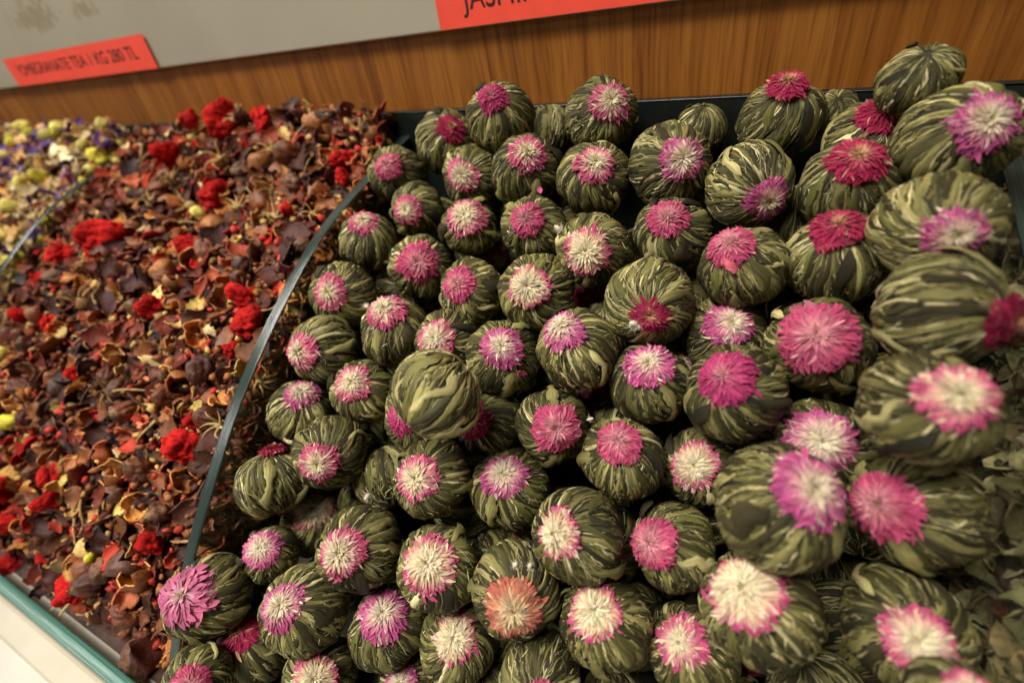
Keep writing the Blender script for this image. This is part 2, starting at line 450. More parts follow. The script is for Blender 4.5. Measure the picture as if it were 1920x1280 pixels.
def berry(i):
    V, Fc = ico(4); g = np.random.default_rng(100 + i)
    el = g.uniform(1.05, 1.35)
    # longitudinal wrinkles plus dents
    ang = np.arctan2(V[:, 1], V[:, 0])
    k = g.integers(7, 12)
    wr = np.abs(np.sin(ang * k / 2 + 1.6 * snoise(V, 300 + i, 2.2)))
    r = 1 - 0.22 * (1 - wr) ** 2 * np.clip(1.2 - np.abs(V[:, 2]), 0, 1) + 0.15 * snoise(V, i, 2.0) + 0.06 * snoise(V, 40 + i, 8) - 0.10 * np.abs(snoise(V, 44 + i, 5))
    dent = g.normal(size=3); dent /= np.linalg.norm(dent)
    r -= 0.9 * np.clip(V @ dent - 0.62, 0, 1)
    P = V * r[:, None] * [1, 1, el]
    tint = np.array([[0.095, 0.024, 0.013], [0.06, 0.022, 0.014], [0.15, 0.042, 0.017], [0.12, 0.055, 0.028], [0.17, 0.055, 0.025]])[i % 5]
    c = tint * (1 + 0.35 * snoise(V, 70 + i, 3))[:, None]
    tip = np.clip((V[:, 2] - 0.88) / 0.1, 0, 1)[:, None]
    c = c * (1 - tip) + np.array([0.20, 0.12, 0.05]) * tip
    mb = MB(); mb.raw(P, Fc, np.clip(c, 0.004, 1))
    for a in range(5):                                   # dry calyx stubs
        th = a / 5 * 6.28 + g.uniform(-.3, .3)
        b0 = np.array([0.14 * math.cos(th), 0.14 * math.sin(th), el * 0.98])
        t0 = b0 + [0.16 * math.cos(th), 0.16 * math.sin(th), 0.16]
        s = np.array([-math.sin(th), math.cos(th), 0]) * 0.07
        mb.raw([b0 - s, b0 + s, t0, b0 - [0, 0, .15]], [(0, 1, 2), (1, 3, 2), (3, 0, 2)], (0.16, 0.09, 0.04))
    return mb.mesh('rosehip', M_BERRY, scale=0.01)

def cup(i):
    """half shell: thin bowl with ragged curled rim"""
    g = np.random.default_rng(200 + i)
    n, m = 9, 22
    th = np.linspace(0, 1, n)[:, None]; ph = np.linspace(0, 2 * math.pi, m, endpoint=False)[None, :]
    depth = g.uniform(1.2, 1.9)
    rag = 1 + 0.16 * np.sin(ph * 2 + g.uniform(0, 6)) + 0.16 * np.sin(ph * 5 + g.uniform(0, 6)) + 0.09 * np.sin(ph * 9 + g.uniform(0, 6))
    a = th * depth * rag
    out = np.stack([np.sin(a) * np.cos(ph) * (1 + 0.1 * g.normal()), np.sin(a) * np.sin(ph), -np.cos(a)], -1)
    w = 1 + 0.16 * snoise(out.reshape(-1, 3), 220 + i, 3.2).reshape(n, m) + 0.06 * snoise(out.reshape(-1, 3), 260 + i, 8).reshape(n, m)
    out = out * w[..., None]
    th_ = 0.09
    inn = out * (1 - th_) + np.array([0, 0, 0.02])
    oc = np.array([[0.13, 0.034, 0.015], [0.22, 0.066, 0.018], [0.11, 0.042, 0.024], [0.30, 0.11, 0.028]])[i % 4]
    ic = np.array([[0.45, 0.18, 0.04], [0.55, 0.25, 0.06], [0.30, 0.12, 0.04], [0.48, 0.14, 0.04]])[i % 4]
    mb = MB()
    mb.grid(out, oc * (1 + 0.3 * snoise(out.reshape(-1, 3), i, 3))[:, None].clip(0.3, 2), wrap=True)
    mb.grid(inn[::-1].copy(), ic * (1 + 0.35 * snoise(inn.reshape(-1, 3), i + 9, 3))[:, None].clip(0.3, 2), wrap=True)
    rim = np.stack([out[-1], (out[-1] + inn[-1]) / 2 * 1.03, inn[-1]])
    mb.grid(rim, ic * 1.25, wrap=True)
    return mb.mesh('fruit_shell', M_SHELL, scale=0.01)

def sheet(i, seed, tints, L=(1.6, 2.4), Wd=(0.7, 1.2), curl=(1.0, 2.6), name='dried_petal', mat=None, ruffle=0.20, n=12, m=9, thick=0.05):
    """curled dry petal or peel, ruffled and ragged, with a real thickness"""
    g = np.random.default_rng(seed + i)
    l, w, cu = g.uniform(*L), g.uniform(*Wd), g.uniform(*curl)
    u = np.linspace(-1, 1, m)[None, :]; v = np.linspace(0, 1, n)[:, None]
    shape = np.sin(np.clip(v * 0.92 + 0.06, 0, 1) * math.pi) ** 0.6
    rag = 1 + 0.18 * np.sin(v * 17 + g.uniform(0, 6)) * np.abs(u) + 0.1 * np.sin(v * 31 + g.uniform(0, 6)) * np.abs(u)
    hw = w * shape * rag
    a = u * cu * 0.5 * (0.6 + 0.7 * v)                      # curl across
    rad = hw / max(cu * 0.5, 0.2)
    x = np.sin(a) * rad; z = (1 - np.cos(a)) * rad
    b = (v - 0.5) * g.uniform(-1.6, 1.6)                     # bend along
    y = (v - 0.5) * l * np.cos(b * 0.6); z = z + np.sin(np.abs(b)) * 0.4 * l * np.abs(v - 0.5)
    tw = (v - 0.5) * g.uniform(-1.4, 1.4)
    X = x * np.cos(tw) - z * np.sin(tw); Z = x * np.sin(tw) + z * np.cos(tw)
    P = np.stack([X, np.broadcast_to(y, X.shape), Z], -1)
    q = P.reshape(-1, 3)
    P[..., 2] += ruffle * snoise(q, seed + 50 + i, 3.5).reshape(n, m)
    P[..., 0] += ruffle * 0.7 * snoise(q, seed + 90 + i, 4).reshape(n, m)
    P = P - P.reshape(-1, 3).mean(0)
    t = np.array(tints[i % len(tints)])
    c = (t * (1 + 0.35 * snoise(P.reshape(-1, 3), seed + i + 5, 2.5))[:, None]).clip(0.003, 1)
    mb = MB()
    mb.grid(P, c)
    dn = np.zeros_like(P); gu = np.gradient(P, axis=1); gv = np.gradient(P, axis=0)
    nr = np.cross(gu, gv); nr /= np.linalg.norm(nr, axis=-1, keepdims=True) + 1e-9
    Q = P + nr * thick
    mb.grid(Q[:, ::-1].copy(), c.reshape(n, m, 3)[:, ::-1].reshape(-1, 3) * 1.1)
    edge_i = [(0, j) for j in range(m)] + [(k, m - 1) for k in range(1, n)] + [(n - 1, j) for j in range(m - 2, -1, -1)] + [(k, 0) for k in range(n - 2, -1, -1)]
    E2 = np.array([[P[e] for e in edge_i], [Q[e] for e in edge_i]])
    mb.grid(E2, np.tile(c.mean(0) * 1.3, (len(edge_i) * 2, 1)))
    return mb.mesh(name, mat or M_DARK, scale=0.01)

def red_lump(i):
    """cockscomb lump: a sphere crowded with small knobs"""
    g = np.random.default_rng(400 + i)
    V, Fc = ico(5)
    k = 85
    S = g.normal(size=(k, 3)); S /= np.linalg.norm(S, axis=1)[:, None]
    d = np.sort(np.arccos(np.clip(V @ S.T, -1, 1)), axis=1)
    knob = np.clip(1 - (d[:, 0] / 0.27) ** 2, 0, 1) ** 0.5
    S2 = g.normal(size=(420, 3)); S2 /= np.linalg.norm(S2, axis=1)[:, None]
    d2 = np.arccos(np.clip(V @ S2.T, -1, 1)).min(1)
    fine = np.clip(1 - (d2 / 0.11) ** 2, 0, 1) ** 0.5
    r = np.clip(0.72 + 0.17 * knob + 0.07 * fine + 0.34 * snoise(V, 420 + i, 2.6) + 0.12 * snoise(V, 450 + i, 6), 0.25, 1.5)
    P = V * r[:, None] * g.uniform(0.7, 1.25, 3)
    c = np.array([0.55, 0.016, 0.014]) * (0.55 + 0.35 * fine[:, None] + 0.25 * knob[:, None]) * (1 + 0.25 * snoise(V, i, 3))[:, None]
    if i % 3 != 1:
        base = np.clip((-V[:, 2] - 0.30 + 0.3 * snoise(V, 8 + i, 3)) / 0.25, 0, 1)[:, None]
        c = c * (1 - base) + np.array([0.55, 0.30, 0.09]) * base
    mb = MB(); mb.raw(P, Fc, c.clip(0.004, 1))
    return mb.mesh('red_flower_head', M_RED, scale=0.01)

def tube_mesh(mb, pts, rads, c, seg=6):
    pts = np.asarray(pts, float); rads = np.asarray(rads, float); n = len(pts)
    t = np.gradient(pts, axis=0); t /= np.linalg.norm(t, axis=1)[:, None] + 1e-9
    up = np.array([0.31, 0.2, 0.93]); a = np.cross(t, up); a /= np.linalg.norm(a, axis=1)[:, None] + 1e-9
    b = np.cross(t, a); ph = np.linspace(0, 2 * math.pi, seg, endpoint=False)
    P = pts[:, None] + rads[:, None, None] * (np.cos(ph)[None, :, None] * a[:, None] + np.sin(ph)[None, :, None] * b[:, None])
    C = np.asarray(c, float)
    if C.ndim == 2: C = np.repeat(C, seg, 0)
    mb.grid(P, C, wrap=True)

def twig(i):
    g = np.random.default_rng(500 + i); mb = MB()
    s = np.linspace(0, 1, 12)
    l = g.uniform(2.4, 4.2)
    pts = np.stack([(s - .5) * l, g.uniform(-.7, .7) * np.sin(s * 3.1 + g.uniform(0, 2)), 0.25 * np.sin(s * g.uniform(2, 6))], 1)
    c = np.array([[0.17, 0.055, 0.04], [0.40, 0.26, 0.10], [0.06, 0.03, 0.022], [0.32, 0.18, 0.07]])[i % 4]
    tube_mesh(mb, pts, 0.13 * (1 - 0.5 * s) + 0.03 * np.sin(s * 25), c)
    return mb.mesh('stalk', M_TAN, scale=0.01)

def calyx(i):
    """straw-coloured dry calyx: small cup with five or six thin curling sepals"""
    g = np.random.default_rng(540 + i); mb = MB()
    V, Fc = ico(2)
    col = np.array([[0.42, 0.26, 0.09], [0.30, 0.17, 0.06], [0.52, 0.36, 0.14]])[i % 3]
    mb.raw(V * [0.5, 0.5, 0.6] * (1 + 0.15 * snoise(V, i, 3))[:, None], Fc, col * 0.8)
    for k in range(g.integers(5, 8)):
        th = k * 1.05 + g.uniform(-.3, .3); s = np.linspace(0, 1, 8)
        rr = 0.3 + s * g.uniform(0.9, 1.6); zz = 0.4 + 0.9 * np.sin(s * g.uniform(0.8, 2.6)) * g.uniform(0.3, 1)
        pts = np.stack([rr * np.cos(th + s * 0.5), rr * np.sin(th + s * 0.5), zz], 1)
        tube_mesh(mb, pts, 0.13 * (1 - 0.85 * s) + 0.01, col * g.uniform(0.8, 1.2), seg=5)
    return mb.mesh('dry_calyx', M_TAN, scale=0.01)

def bud(i, tints, name):
    g = np.random.default_rng(600 + i); V, Fc = ico(3)
    r = 1 + 0.22 * snoise(V, 600 + i, 2.5) + 0.08 * snoise(V, 640 + i, 9)
    c = np.array(tints[i % len(tints)]) * (1 + 0.3 * snoise(V, i, 4))[:, None]
    mb = MB(); mb.raw(V * r[:, None] * g.uniform(0.7, 1.2, 3), Fc, c.clip(0.01, 1))
    return mb.mesh(name, M_TAN, scale=0.01)

DARKS = [(0.045, 0.012, 0.008), (0.095, 0.018, 0.010), (0.030, 0.012, 0.010), (0.15, 0.026, 0.012), (0.065, 0.024, 0.013), (0.12, 0.040, 0.012)]
BROWNS = [(0.22, 0.070, 0.016), (0.14, 0.045, 0.015), (0.34, 0.135, 0.030), (0.15, 0.05, 0.022), (0.26, 0.05, 0.02)]
TANS = [(0.55, 0.37, 0.13), (0.62, 0.46, 0.21), (0.42, 0.24, 0.08), (0.50, 0.36, 0.10)]
REDS = [(0.50, 0.022, 0.016), (0.40, 0.05, 0.03), (0.45, 0.14, 0.07)]
def crumb(i):
    V, Fc = ico(1); g = np.random.default_rng(700 + i)
    tint = [(0.10, 0.03, 0.018), (0.24, 0.09, 0.03), (0.45, 0.28, 0.09), (0.34, 0.03, 0.02), (0.06, 0.025, 0.018), (0.18, 0.06, 0.025)][i % 6]
    mb = MB(); mb.raw(V * g.uniform(0.45, 1.4, 3) * (1 + 0.3 * snoise(V, 700 + i, 3))[:, None], Fc, tint)
    return mb.mesh('crumb', M_DARK, scale=0.01)
K_CRUMB = variants(12, crumb)
K_BERRY = variants(10, berry)
K_CUP = variants(10, cup)
K_DARK = variants(14, lambda i: sheet(i, 1000, DARKS, name='dark_petal'))
K_PEEL = variants(12, lambda i: sheet(i, 1200, BROWNS, L=(1.1, 1.8), Wd=(0.6, 1.0), curl=(0.8, 2.4), name='brown_peel', mat=M_SHELL, thick=0.10))
K_TAN = variants(8, lambda i: sheet(i, 1400, TANS, L=(1.2, 2.0), Wd=(0.45, 0.8), curl=(0.4, 1.8), name='straw_flake', mat=M_TAN, thick=0.08))
K_REDP = variants(6, lambda i: sheet(i, 1500, REDS, L=(1.2, 1.8), Wd=(0.6, 1.0), curl=(0.8, 2.4), name='red_petal', mat=M_RED, thick=0.10))
K_RED = variants(7, red_lump)
K_TWIG = variants(8, twig)
K_CALYX = variants(6, calyx)
K_YEL = variants(4, lambda i: bud(i, [(0.62, 0.55, 0.05), (0.70, 0.60, 0.14)], 'yellow_bud'))
PURP = [(0.13, 0.06, 0.26), (0.20, 0.09, 0.33), (0.09, 0.05, 0.17)]
K_PURP = variants(6, lambda i: sheet(i, 1600, PURP, L=(1.0, 1.8), Wd=(0.6, 1.0), name='purple_petal', mat=M_TAN))
K_CREAM = variants(6, lambda i: sheet(i, 1700, [(0.70, 0.56, 0.30), (0.62, 0.40, 0.14), (0.75, 0.66, 0.42)], L=(1.1, 1.9), Wd=(0.5, 0.9), curl=(0.5, 2), name='cream_flake', mat=M_TAN, thick=0.08))
K_PINKF = variants(3, lambda i: sheet(i, 1750, [(0.50, 0.20, 0.13), (0.42, 0.15, 0.06), (0.55, 0.30, 0.2)], L=(1.0, 1.6), Wd=(0.6, 0.9), name='pink_flake', mat=M_TAN, thick=0.08))
GREENS = [(0.62, 0.54, 0.26), (0.68, 0.60, 0.34), (0.50, 0.44, 0.19), (0.68, 0.55, 0.32), (0.58, 0.40, 0.19)]
K_GREEN = variants(10, lambda i: sheet(i, 1800, GREENS, L=(1.8, 3.4), Wd=(0.5, 1.1), curl=(0.5, 2.4), name='green_leaf_shard', mat=M_DARK))
K_TLEAF = variants(4, lambda i: sheet(i, 1900, [(0.56, 0.40, 0.20), (0.46, 0.32, 0.17)], L=(2.6, 3.6), Wd=(0.7, 1.1), curl=(0.4, 1.4), name='tan_leaf', mat=M_DARK))

# coarser copies of the flat kinds, for the buried layers
LOW = {}
for key, seed_, tints_, kw in (('dark_petal', 1000, DARKS, {}), ('brown_peel', 1200, BROWNS, dict(L=(1.1, 1.8), Wd=(0.6, 1.0))), ('straw_flake', 1400, TANS, dict(L=(1.2, 2.0), Wd=(0.45, 0.8))),
                               ('red_petal', 1500, REDS, dict(L=(1.2, 1.8), Wd=(0.6, 1.0))), ('purple_petal', 1600, PURP, {}), ('cream_flake', 1700, [(0.70, 0.56, 0.30), (0.62, 0.40, 0.14)], {}),
                               ('green_leaf_shard', 1800, GREENS, dict(L=(1.8, 3.4), Wd=(0.5, 1.1))), ('tan_leaf', 1900, [(0.56, 0.40, 0.20), (0.46, 0.32, 0.17)], dict(L=(2.6, 3.6), Wd=(0.7, 1.1)))):
    LOW[key] = variants(6, lambda i: sheet(i, seed_, tints_, name=key + '_coarse', n=7, m=5, thick=0.08, **kw))
# ---- heap heights (camera-centred centimetres)
def h_pom(x, y):
    x, y = np.asarray(x, float), np.asarray(y, float)
    P = np.stack([x, y, 0 * x], -1).reshape(-1, 3)
    z = prof(y) - 0.75 + 0.35 * snoise(P, 5, 0.35).reshape(x.shape) + 0.22 * snoise(P, 6, 0.9).reshape(x.shape)
    back = np.clip((y - 16.5) / 5, 0, 1) ** 1.3
    z = z + back * (1.9 * np.exp(-((x + 27.5) / 9.0) ** 2) + 1.2) - 0.4 * np.exp(-((x + 17.5) / 1.5) ** 2) * (1 - back)
    foot = np.clip((0.8 - y) / 1.2, 0, 1)
    return np.maximum(z - foot * 1.0, -21.35)
def h_pur(x, y):
    x, y = np.asarray(x, float), np.asarray(y, float)
    P = np.stack([x, y, 0 * x], -1).reshape(-1, 3)
    z = prof(y) - 0.5 + 0.3 * snoise(P, 15, 0.4).reshape(x.shape)
    z = z + np.clip((y - 16) / 5, 0, 1) * 2.1
    return np.maximum(z, -21.35)
def h_grn(x, y):
    x, y = np.asarray(x, float), np.asarray(y, float)
    P = np.stack([x, y, 0 * x], -1).reshape(-1, 3)
    return np.maximum(prof(y) - 0.9 + 0.35 * snoise(P, 25, 0.5).reshape(x.shape), -21.35)

def nrm(h, x, y, e=0.3):
    gx = (h(x + e, y) - h(x - e, y)) / 2 / e; gy = (h(x, y + e) - h(x, y - e)) / 2 / e
    n = np.stack([-gx, -gy, np.ones_like(gx)], -1)
    return n / np.linalg.norm(n, axis=-1, keepdims=True)

def hit(px, py, h, lo=8.0, hi=75.0):
    """where the ray through a picture point meets a heap"""
    d = ray(px, py); t = np.linspace(lo, hi, 1400)
    p = d[None, :] * t[:, None]
    below = p[:, 2] < h(p[:, 0], p[:, 1])
    k = int(np.argmax(below))
    return p[k] if below.any() else p[-1]

def frame(n, spin, tilt, g):
    """rotation that lays a piece's local z along n, spun and tilted"""
    n = Vector(n); q = n.to_track_quat('Z', 'Y')
    return (q.to_matrix() @ Matrix.Rotation(spin, 3, 'Z') @ Matrix.Rotation(tilt, 3, (math.cos(spin * 3), math.sin(spin * 3), 0)))

class Pool:
    """joins mesh copies into one mesh (the part of a heap nobody could count)"""
    def __init__(s): s.V = []; s.C = []; s.F = []; s.n = 0
    cache = {}
    def add(s, me, R, sc, loc):
        if me.name not in Pool.cache:
            v = np.empty(len(me.vertices) * 3); me.vertices.foreach_get('co', v)
            c = np.empty(len(me.vertices) * 4); me.attributes['tint'].data.foreach_get('color', c)
            Pool.cache[me.name] = (v.reshape(-1, 3), c.reshape(-1, 4)[:, :3], [tuple(p.vertices) for p in me.polygons])
        v, c, f = Pool.cache[me.name]
        s.V.append(v @ (np.array(R).T * sc) + np.array(loc)); s.C.append(c * random.uniform(0.6, 1.3)); 
        s.F.append((f, s.n)); s.n += len(v)
    def build(s, name, mats, **kw):
        me = bpy.data.meshes.new(name)
        fs = [tuple(i + o for i in q) for f, o in s.F for q in f]
        me.from_pydata(np.vstack(s.V).tolist(), [], fs)
        a = me.attributes.new('tint', 'FLOAT_COLOR', 'POINT')
        a.data.foreach_set('color', np.hstack([np.vstack(s.C), np.ones((s.n, 1))]).ravel())
        me.materials.append(mats); me.polygons.foreach_set('use_smooth', [True] * len(fs)); me.update()
        return link(name, me, **kw)

def mound(name, h, x0, x1, y0, y1, tint, seed):
    nx, ny = int((x1 - x0) / 0.35), int((y1 - y0) / 0.35)
    X, Y = np.meshgrid(np.linspace(x0, x1, nx), np.linspace(y0, y1, ny))
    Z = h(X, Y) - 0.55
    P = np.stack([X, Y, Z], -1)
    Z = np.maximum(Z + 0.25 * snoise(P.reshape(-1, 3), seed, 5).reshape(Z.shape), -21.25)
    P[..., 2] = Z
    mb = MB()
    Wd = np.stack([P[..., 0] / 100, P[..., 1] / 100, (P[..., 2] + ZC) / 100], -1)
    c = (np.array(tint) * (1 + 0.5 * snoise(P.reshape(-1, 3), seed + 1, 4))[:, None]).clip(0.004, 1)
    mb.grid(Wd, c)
    for col in (0, -1):                                  # heap pressed against the glass on both sides
        top = Wd[:, col]
        lv = np.linspace(0, 1, 14)[None, :, None]
        bot = top.copy(); bot[:, 2] = (-21.28 + ZC) / 100
        mb.grid(top[:, None] * (1 - lv) + bot[:, None] * lv, np.repeat(c.reshape(ny, nx, 3)[:, col], 14, 0))
    return mb

def scatter_heap(h, x0, x1, y0, y1, spacing, recipe, seed, stuff_n, view=True):
    """dart-throwing over the heap surface; returns list of (point, normal)"""
    g = np.random.default_rng(seed)
    pts = []; cell = {}
    tries = int((x1 - x0) * (y1 - y0) * 40)
    xs = g.uniform(x0, x1, tries); ys = g.uniform(y0, y1, tries)
    zs = h(xs, ys); ns = nrm(h, xs, ys)
    for x, y, z, n in zip(xs, ys, zs, ns):
        if y < -0.15 + 0.35 * math.sin(x * 1.3): continue
        k = (int(x // spacing), int(y // spacing), int(z // spacing)); ok = True
        for a in (-1, 0, 1):
            for b in (-1, 0, 1):
                for c in (-1, 0, 1):
                    for q in cell.get((k[0] + a, k[1] + b, k[2] + c), ()):
                        if (q[0] - x) ** 2 + (q[1] - y) ** 2 + (q[2] - z) ** 2 < spacing ** 2: ok = False
        if ok: cell.setdefault(k, []).append((x, y, z)); pts.append((np.array([x, y, z]), n))
    return pts

def visible(p, m=60):
    c = np.array([p @ np.array([EX[0], EY[0], EZ[0]]), p @ np.array([EX[1], EY[1], EZ[1]]), p @ np.array([EX[2], EY[2], EZ[2]])])
    if c[2] < 1: return None
    x, y = 960 + F * c[0] / c[2], 640 + F * c[1] / c[2]
    return (x, y) if -m < x < 1920 + m and -m < y < 1280 + m else None

def lay(me, p, n, size, name, label, cat, group, g, tilt=0.6, lift=0.0, spin=None):
    R = frame(n, g.uniform(0, 6.28) if spin is None else spin, g.normal() * tilt, g)
    o = link(name, me, label=label, cat=cat, group=group)
    q = p + np.array(n) * lift
    o.matrix_basis = Matrix.Translation(W(q)) @ R.to_4x4() @ Matrix.Diagonal((size, size, size, 1))
    return o

# kind: (name, meshes, weight, size range in cm, tilt, label, category, group)
POM = [
 ('rosehip', K_BERRY, 0.055, (0.34, 0.56), 1.6, 'wrinkled dark brown dried rosehip in the pomegranate tea', 'rosehip', 'rosehips in the pomegranate tea', 'wrinkled brown rosehip'),
 ('fruit_shell', K_CUP, 0.13, (0.42, 0.70), 1.2, 'orange-brown hollow half shell in the pomegranate tea', 'fruit shell', 'half shells in the pomegranate tea', 'hollow brown shell'),
 ('dark_petal', K_DARK, 0.28, (0.50, 0.86), 0.7, 'curled dark maroon petal in the pomegranate tea', 'petal', 'dark petals in the pomegranate tea', 'dark curled petal'),
 ('brown_peel', K_PEEL, 0.22, (0.50, 0.80), 0.8, 'crumpled brown peel chip in the pomegranate tea', 'peel', 'peel chips in the pomegranate tea', 'brown peel chip'),
 ('straw_flake', K_TAN, 0.10, (0.36, 0.62), 0.8, 'straw-coloured flake in the pomegranate tea', 'flake', 'straw flakes in the pomegranate tea', 'straw flake'),
 ('red_petal', K_REDP, 0.10, (0.42, 0.72), 0.8, 'bright red peel scrap in the pomegranate tea', 'peel', 'red scraps in the pomegranate tea', 'red peel scrap'),
 ('stalk', K_TWIG, 0.07, (0.35, 0.6), 0.3, 'thin dry stalk lying in the pomegranate tea', 'stalk', 'stalks in the pomegranate tea', 'thin stalk'),
 ('dry_calyx', K_CALYX, 0.025, (0.45, 0.7), 0.8, 'straw-coloured dry calyx with curling sepals in the pomegranate tea', 'calyx', 'calyces in the pomegranate tea', 'straw calyx'),
 ('yellow_bud', K_YEL, 0.006, (0.22, 0.34), 1.0, 'small yellow bud in the pomegranate tea', 'bud', 'yellow buds in the pomegranate tea', 'tiny yellow bud'),
]
PUR = [
 ('purple_petal', K_PURP, 0.20, (0.50, 0.80), 0.8, 'papery purple petal in the bin beyond the pomegranate tea', 'petal', 'purple petals in the flower mix', 'purple petal'),
 ('yellow_bud', K_YEL, 0.24, (0.38, 0.66), 1.0, 'yellow dried blossom in the bin beyond the pomegranate tea', 'blossom', 'yellow blossoms in the flower mix', 'yellow blossom'),
 ('cream_flake', K_CREAM, 0.36, (0.55, 0.95), 0.8, 'cream flake in the bin beyond the pomegranate tea', 'flake', 'cream flakes in the flower mix', 'cream flake'),
 ('pink_flake', K_PINKF, 0.10, (0.55, 0.85), 0.8, 'dusty pink flake in the bin beyond the pomegranate tea', 'flake', 'pink flakes in the flower mix', 'dusty pink flake'),
 ('brown_peel', K_PEEL, 0.12, (0.5, 0.8), 0.8, 'brown peel chip in the bin beyond the pomegranate tea', 'peel', 'peel chips in the flower mix', 'brown peel chip'),
]
GRN = [
 ('green_leaf_shard', K_GREEN, 0.62, (0.45, 0.80), 0.6, 'crumpled green leaf shard behind the glass beside the tea balls', 'leaf', 'leaf shards in the green mix', 'green leaf shard'),
 ('tan_leaf', K_TLEAF, 0.14, (0.5, 0.8), 0.5, 'tan dry leaf behind the glass beside the tea balls', 'leaf', 'tan leaves in the green mix', 'tan leaf piece'),
 ('stalk', K_TWIG, 0.16, (0.40, 0.7), 0.3, 'thin stalk behind the glass beside the tea balls', 'stalk', 'stalks in the green mix', 'thin stalk'),
 ('rosehip', K_BERRY, 0.06, (0.3, 0.5), 1.2, 'small reddish berry behind the glass beside the tea balls', 'berry', 'berries in the green mix', 'small reddish berry'),
]

LAND = []                      # (px, py, short name) of the pieces described one by one
ORD = ['', 'second ', 'third ', 'fourth ', 'fifth ', 'sixth ', 'seventh ', 'eighth ', 'ninth ', 'tenth ', 'eleventh ', 'twelfth ', 'thirteenth ', 'fourteenth ']
def beside(v, lands):
    d = [(v[0] - a) ** 2 + (v[1] - b) ** 2 for a, b, _ in lands]
    k = int(np.argmin(d)); a, b, nm = lands[k]
    ang = math.degrees(math.atan2(v[1] - b, v[0] - a)) % 360
    way = ['right of', 'below right of', 'below', 'below left of', 'left of', 'above left of', 'above', 'above right of'][int((ang + 22.5) // 45) % 8]
    return way, nm, d[k]
def name_by_landmark(items, lands):
    """items: (object, (px, py), short description). Each label: what it is, and where it lies from the nearest landmark"""
    slots = {}
    for o, v, what in items:
        way, nm, d = beside(v, lands)
        slots.setdefault((what, way, nm), []).append((d, o))
    for (what, way, nm), l in slots.items():
        l.sort(key=lambda q: q[0])
        for k, (d, o) in enumerate(l):
            o['label'] = f"{what}, {ORD[min(k, 13)]}{'nearest ' if k else 'next '}{way} the {nm}" if k else f"{what} {way} the {nm}"

def fill(h, box, spacing, recipe, seed, keep_clear, stuff_name, stuff_label, stuff_cat, mat, tint, extra, lands, crumb=1.0, inset=0.5):
    g = np.random.default_rng(seed)
    x0, x1, y0, y1 = box
    pts = scatter_heap(h, x0 + inset, x1 - inset, y0, y1 - 0.3, spacing, recipe, seed, 0)
    wts = np.array([r[2] for r in recipe]); wts /= wts.sum()
    pool = Pool()
    cnt = {}; items = []
    for p, n in pts:
        if any(np.linalg.norm(p - q) < rr for q, rr in keep_clear): continue
        r = recipe[g.choice(len(recipe), p=wts)]
        me = r[1][g.integers(len(r[1]))]; size = g.uniform(*r[3])
        v = visible(p)
        if v is not None and cnt.get(r[0], 0) < 300:
            cnt[r[0]] = cnt.get(r[0], 0) + 1
            items.append((lay(me, p, n, size, r[0], r[5], r[6], r[7], g, tilt=r[4], lift=g.uniform(-0.15, 0.25)), v, r[8]))
        else:
            pool.add(me, frame(n, g.uniform(0, 6.28), g.normal() * r[4], g), size, W(p + n * g.uniform(-0.15, 0.2)))
    if lands: name_by_landmark(items, lands)
    # buried layer showing in the gaps and against the glass
    small = [(r[0], LOW[r[0]], *r[2:]) for r in recipe if r[0] in LOW]
    w2 = np.array([r[2] for r in small]); w2 /= w2.sum()
    under = scatter_heap(h, x0 + 0.3, x1 - 0.3, y0, y1 - 0.3, spacing * 0.8, recipe, seed + 1, 0)
    for p, n in under:
        if visible(p, 30) is None: continue
        r = small[g.choice(len(small), p=w2)]
        me = r[1][g.integers(len(r[1]))]
        pool.add(me, frame(n, g.uniform(0, 6.28), g.normal() * 0.9, g), g.uniform(*r[3]) * 0.75, W(p - n * g.uniform(0.25, 0.5)))
    for p, n in scatter_heap(h, x0 + 0.3, x1 - 0.3, y0, y1 - 0.3, spacing * 0.55, recipe, seed + 2, 0):
        if visible(p, 20) is None: continue
        pool.add(K_CRUMB[g.integers(len(K_CRUMB))], frame(n, g.uniform(0, 6.28), g.normal(), g), g.uniform(0.08, 0.22) * crumb, W(p + n * g.uniform(-0.25, 0.12)))
    for side, xw in extra:                               # pieces pressed flat against a pane
        for k in range(1500):
            y = g.uniform(0, 21); top = float(h(np.array(xw), np.array(y))); z = g.uniform(max(-21.2, top - 6.5), max(top, -21.2) + 0.1)
            p = np.array([xw, y, z])
            if visible(p, 20) is None: continue
            r = recipe[g.choice(len(recipe), p=wts)]
            ms_ = LOW.get(r[0], r[1]); me = ms_[g.integers(len(ms_))]
            pool.add(me, frame((side, 0, 0.2), g.uniform(0, 6.28), g.normal() * 0.5, g), g.uniform(*r[3]) * 0.8, W(p - np.array([side * 0.35, 0, 0])))
    mb = mound(stuff_name, h, x0 + 0.75, x1 - 0.75, y0, y1, tint, seed + 7)
    V = np.vstack(mb.v); pool.V.append(V); pool.C.append(np.vstack(mb.c)); pool.F.append((mb.f, pool.n)); pool.n += len(V)
    pool.build(stuff_name, mat, label=stuff_label, cat=stuff_cat, kind='stuff')

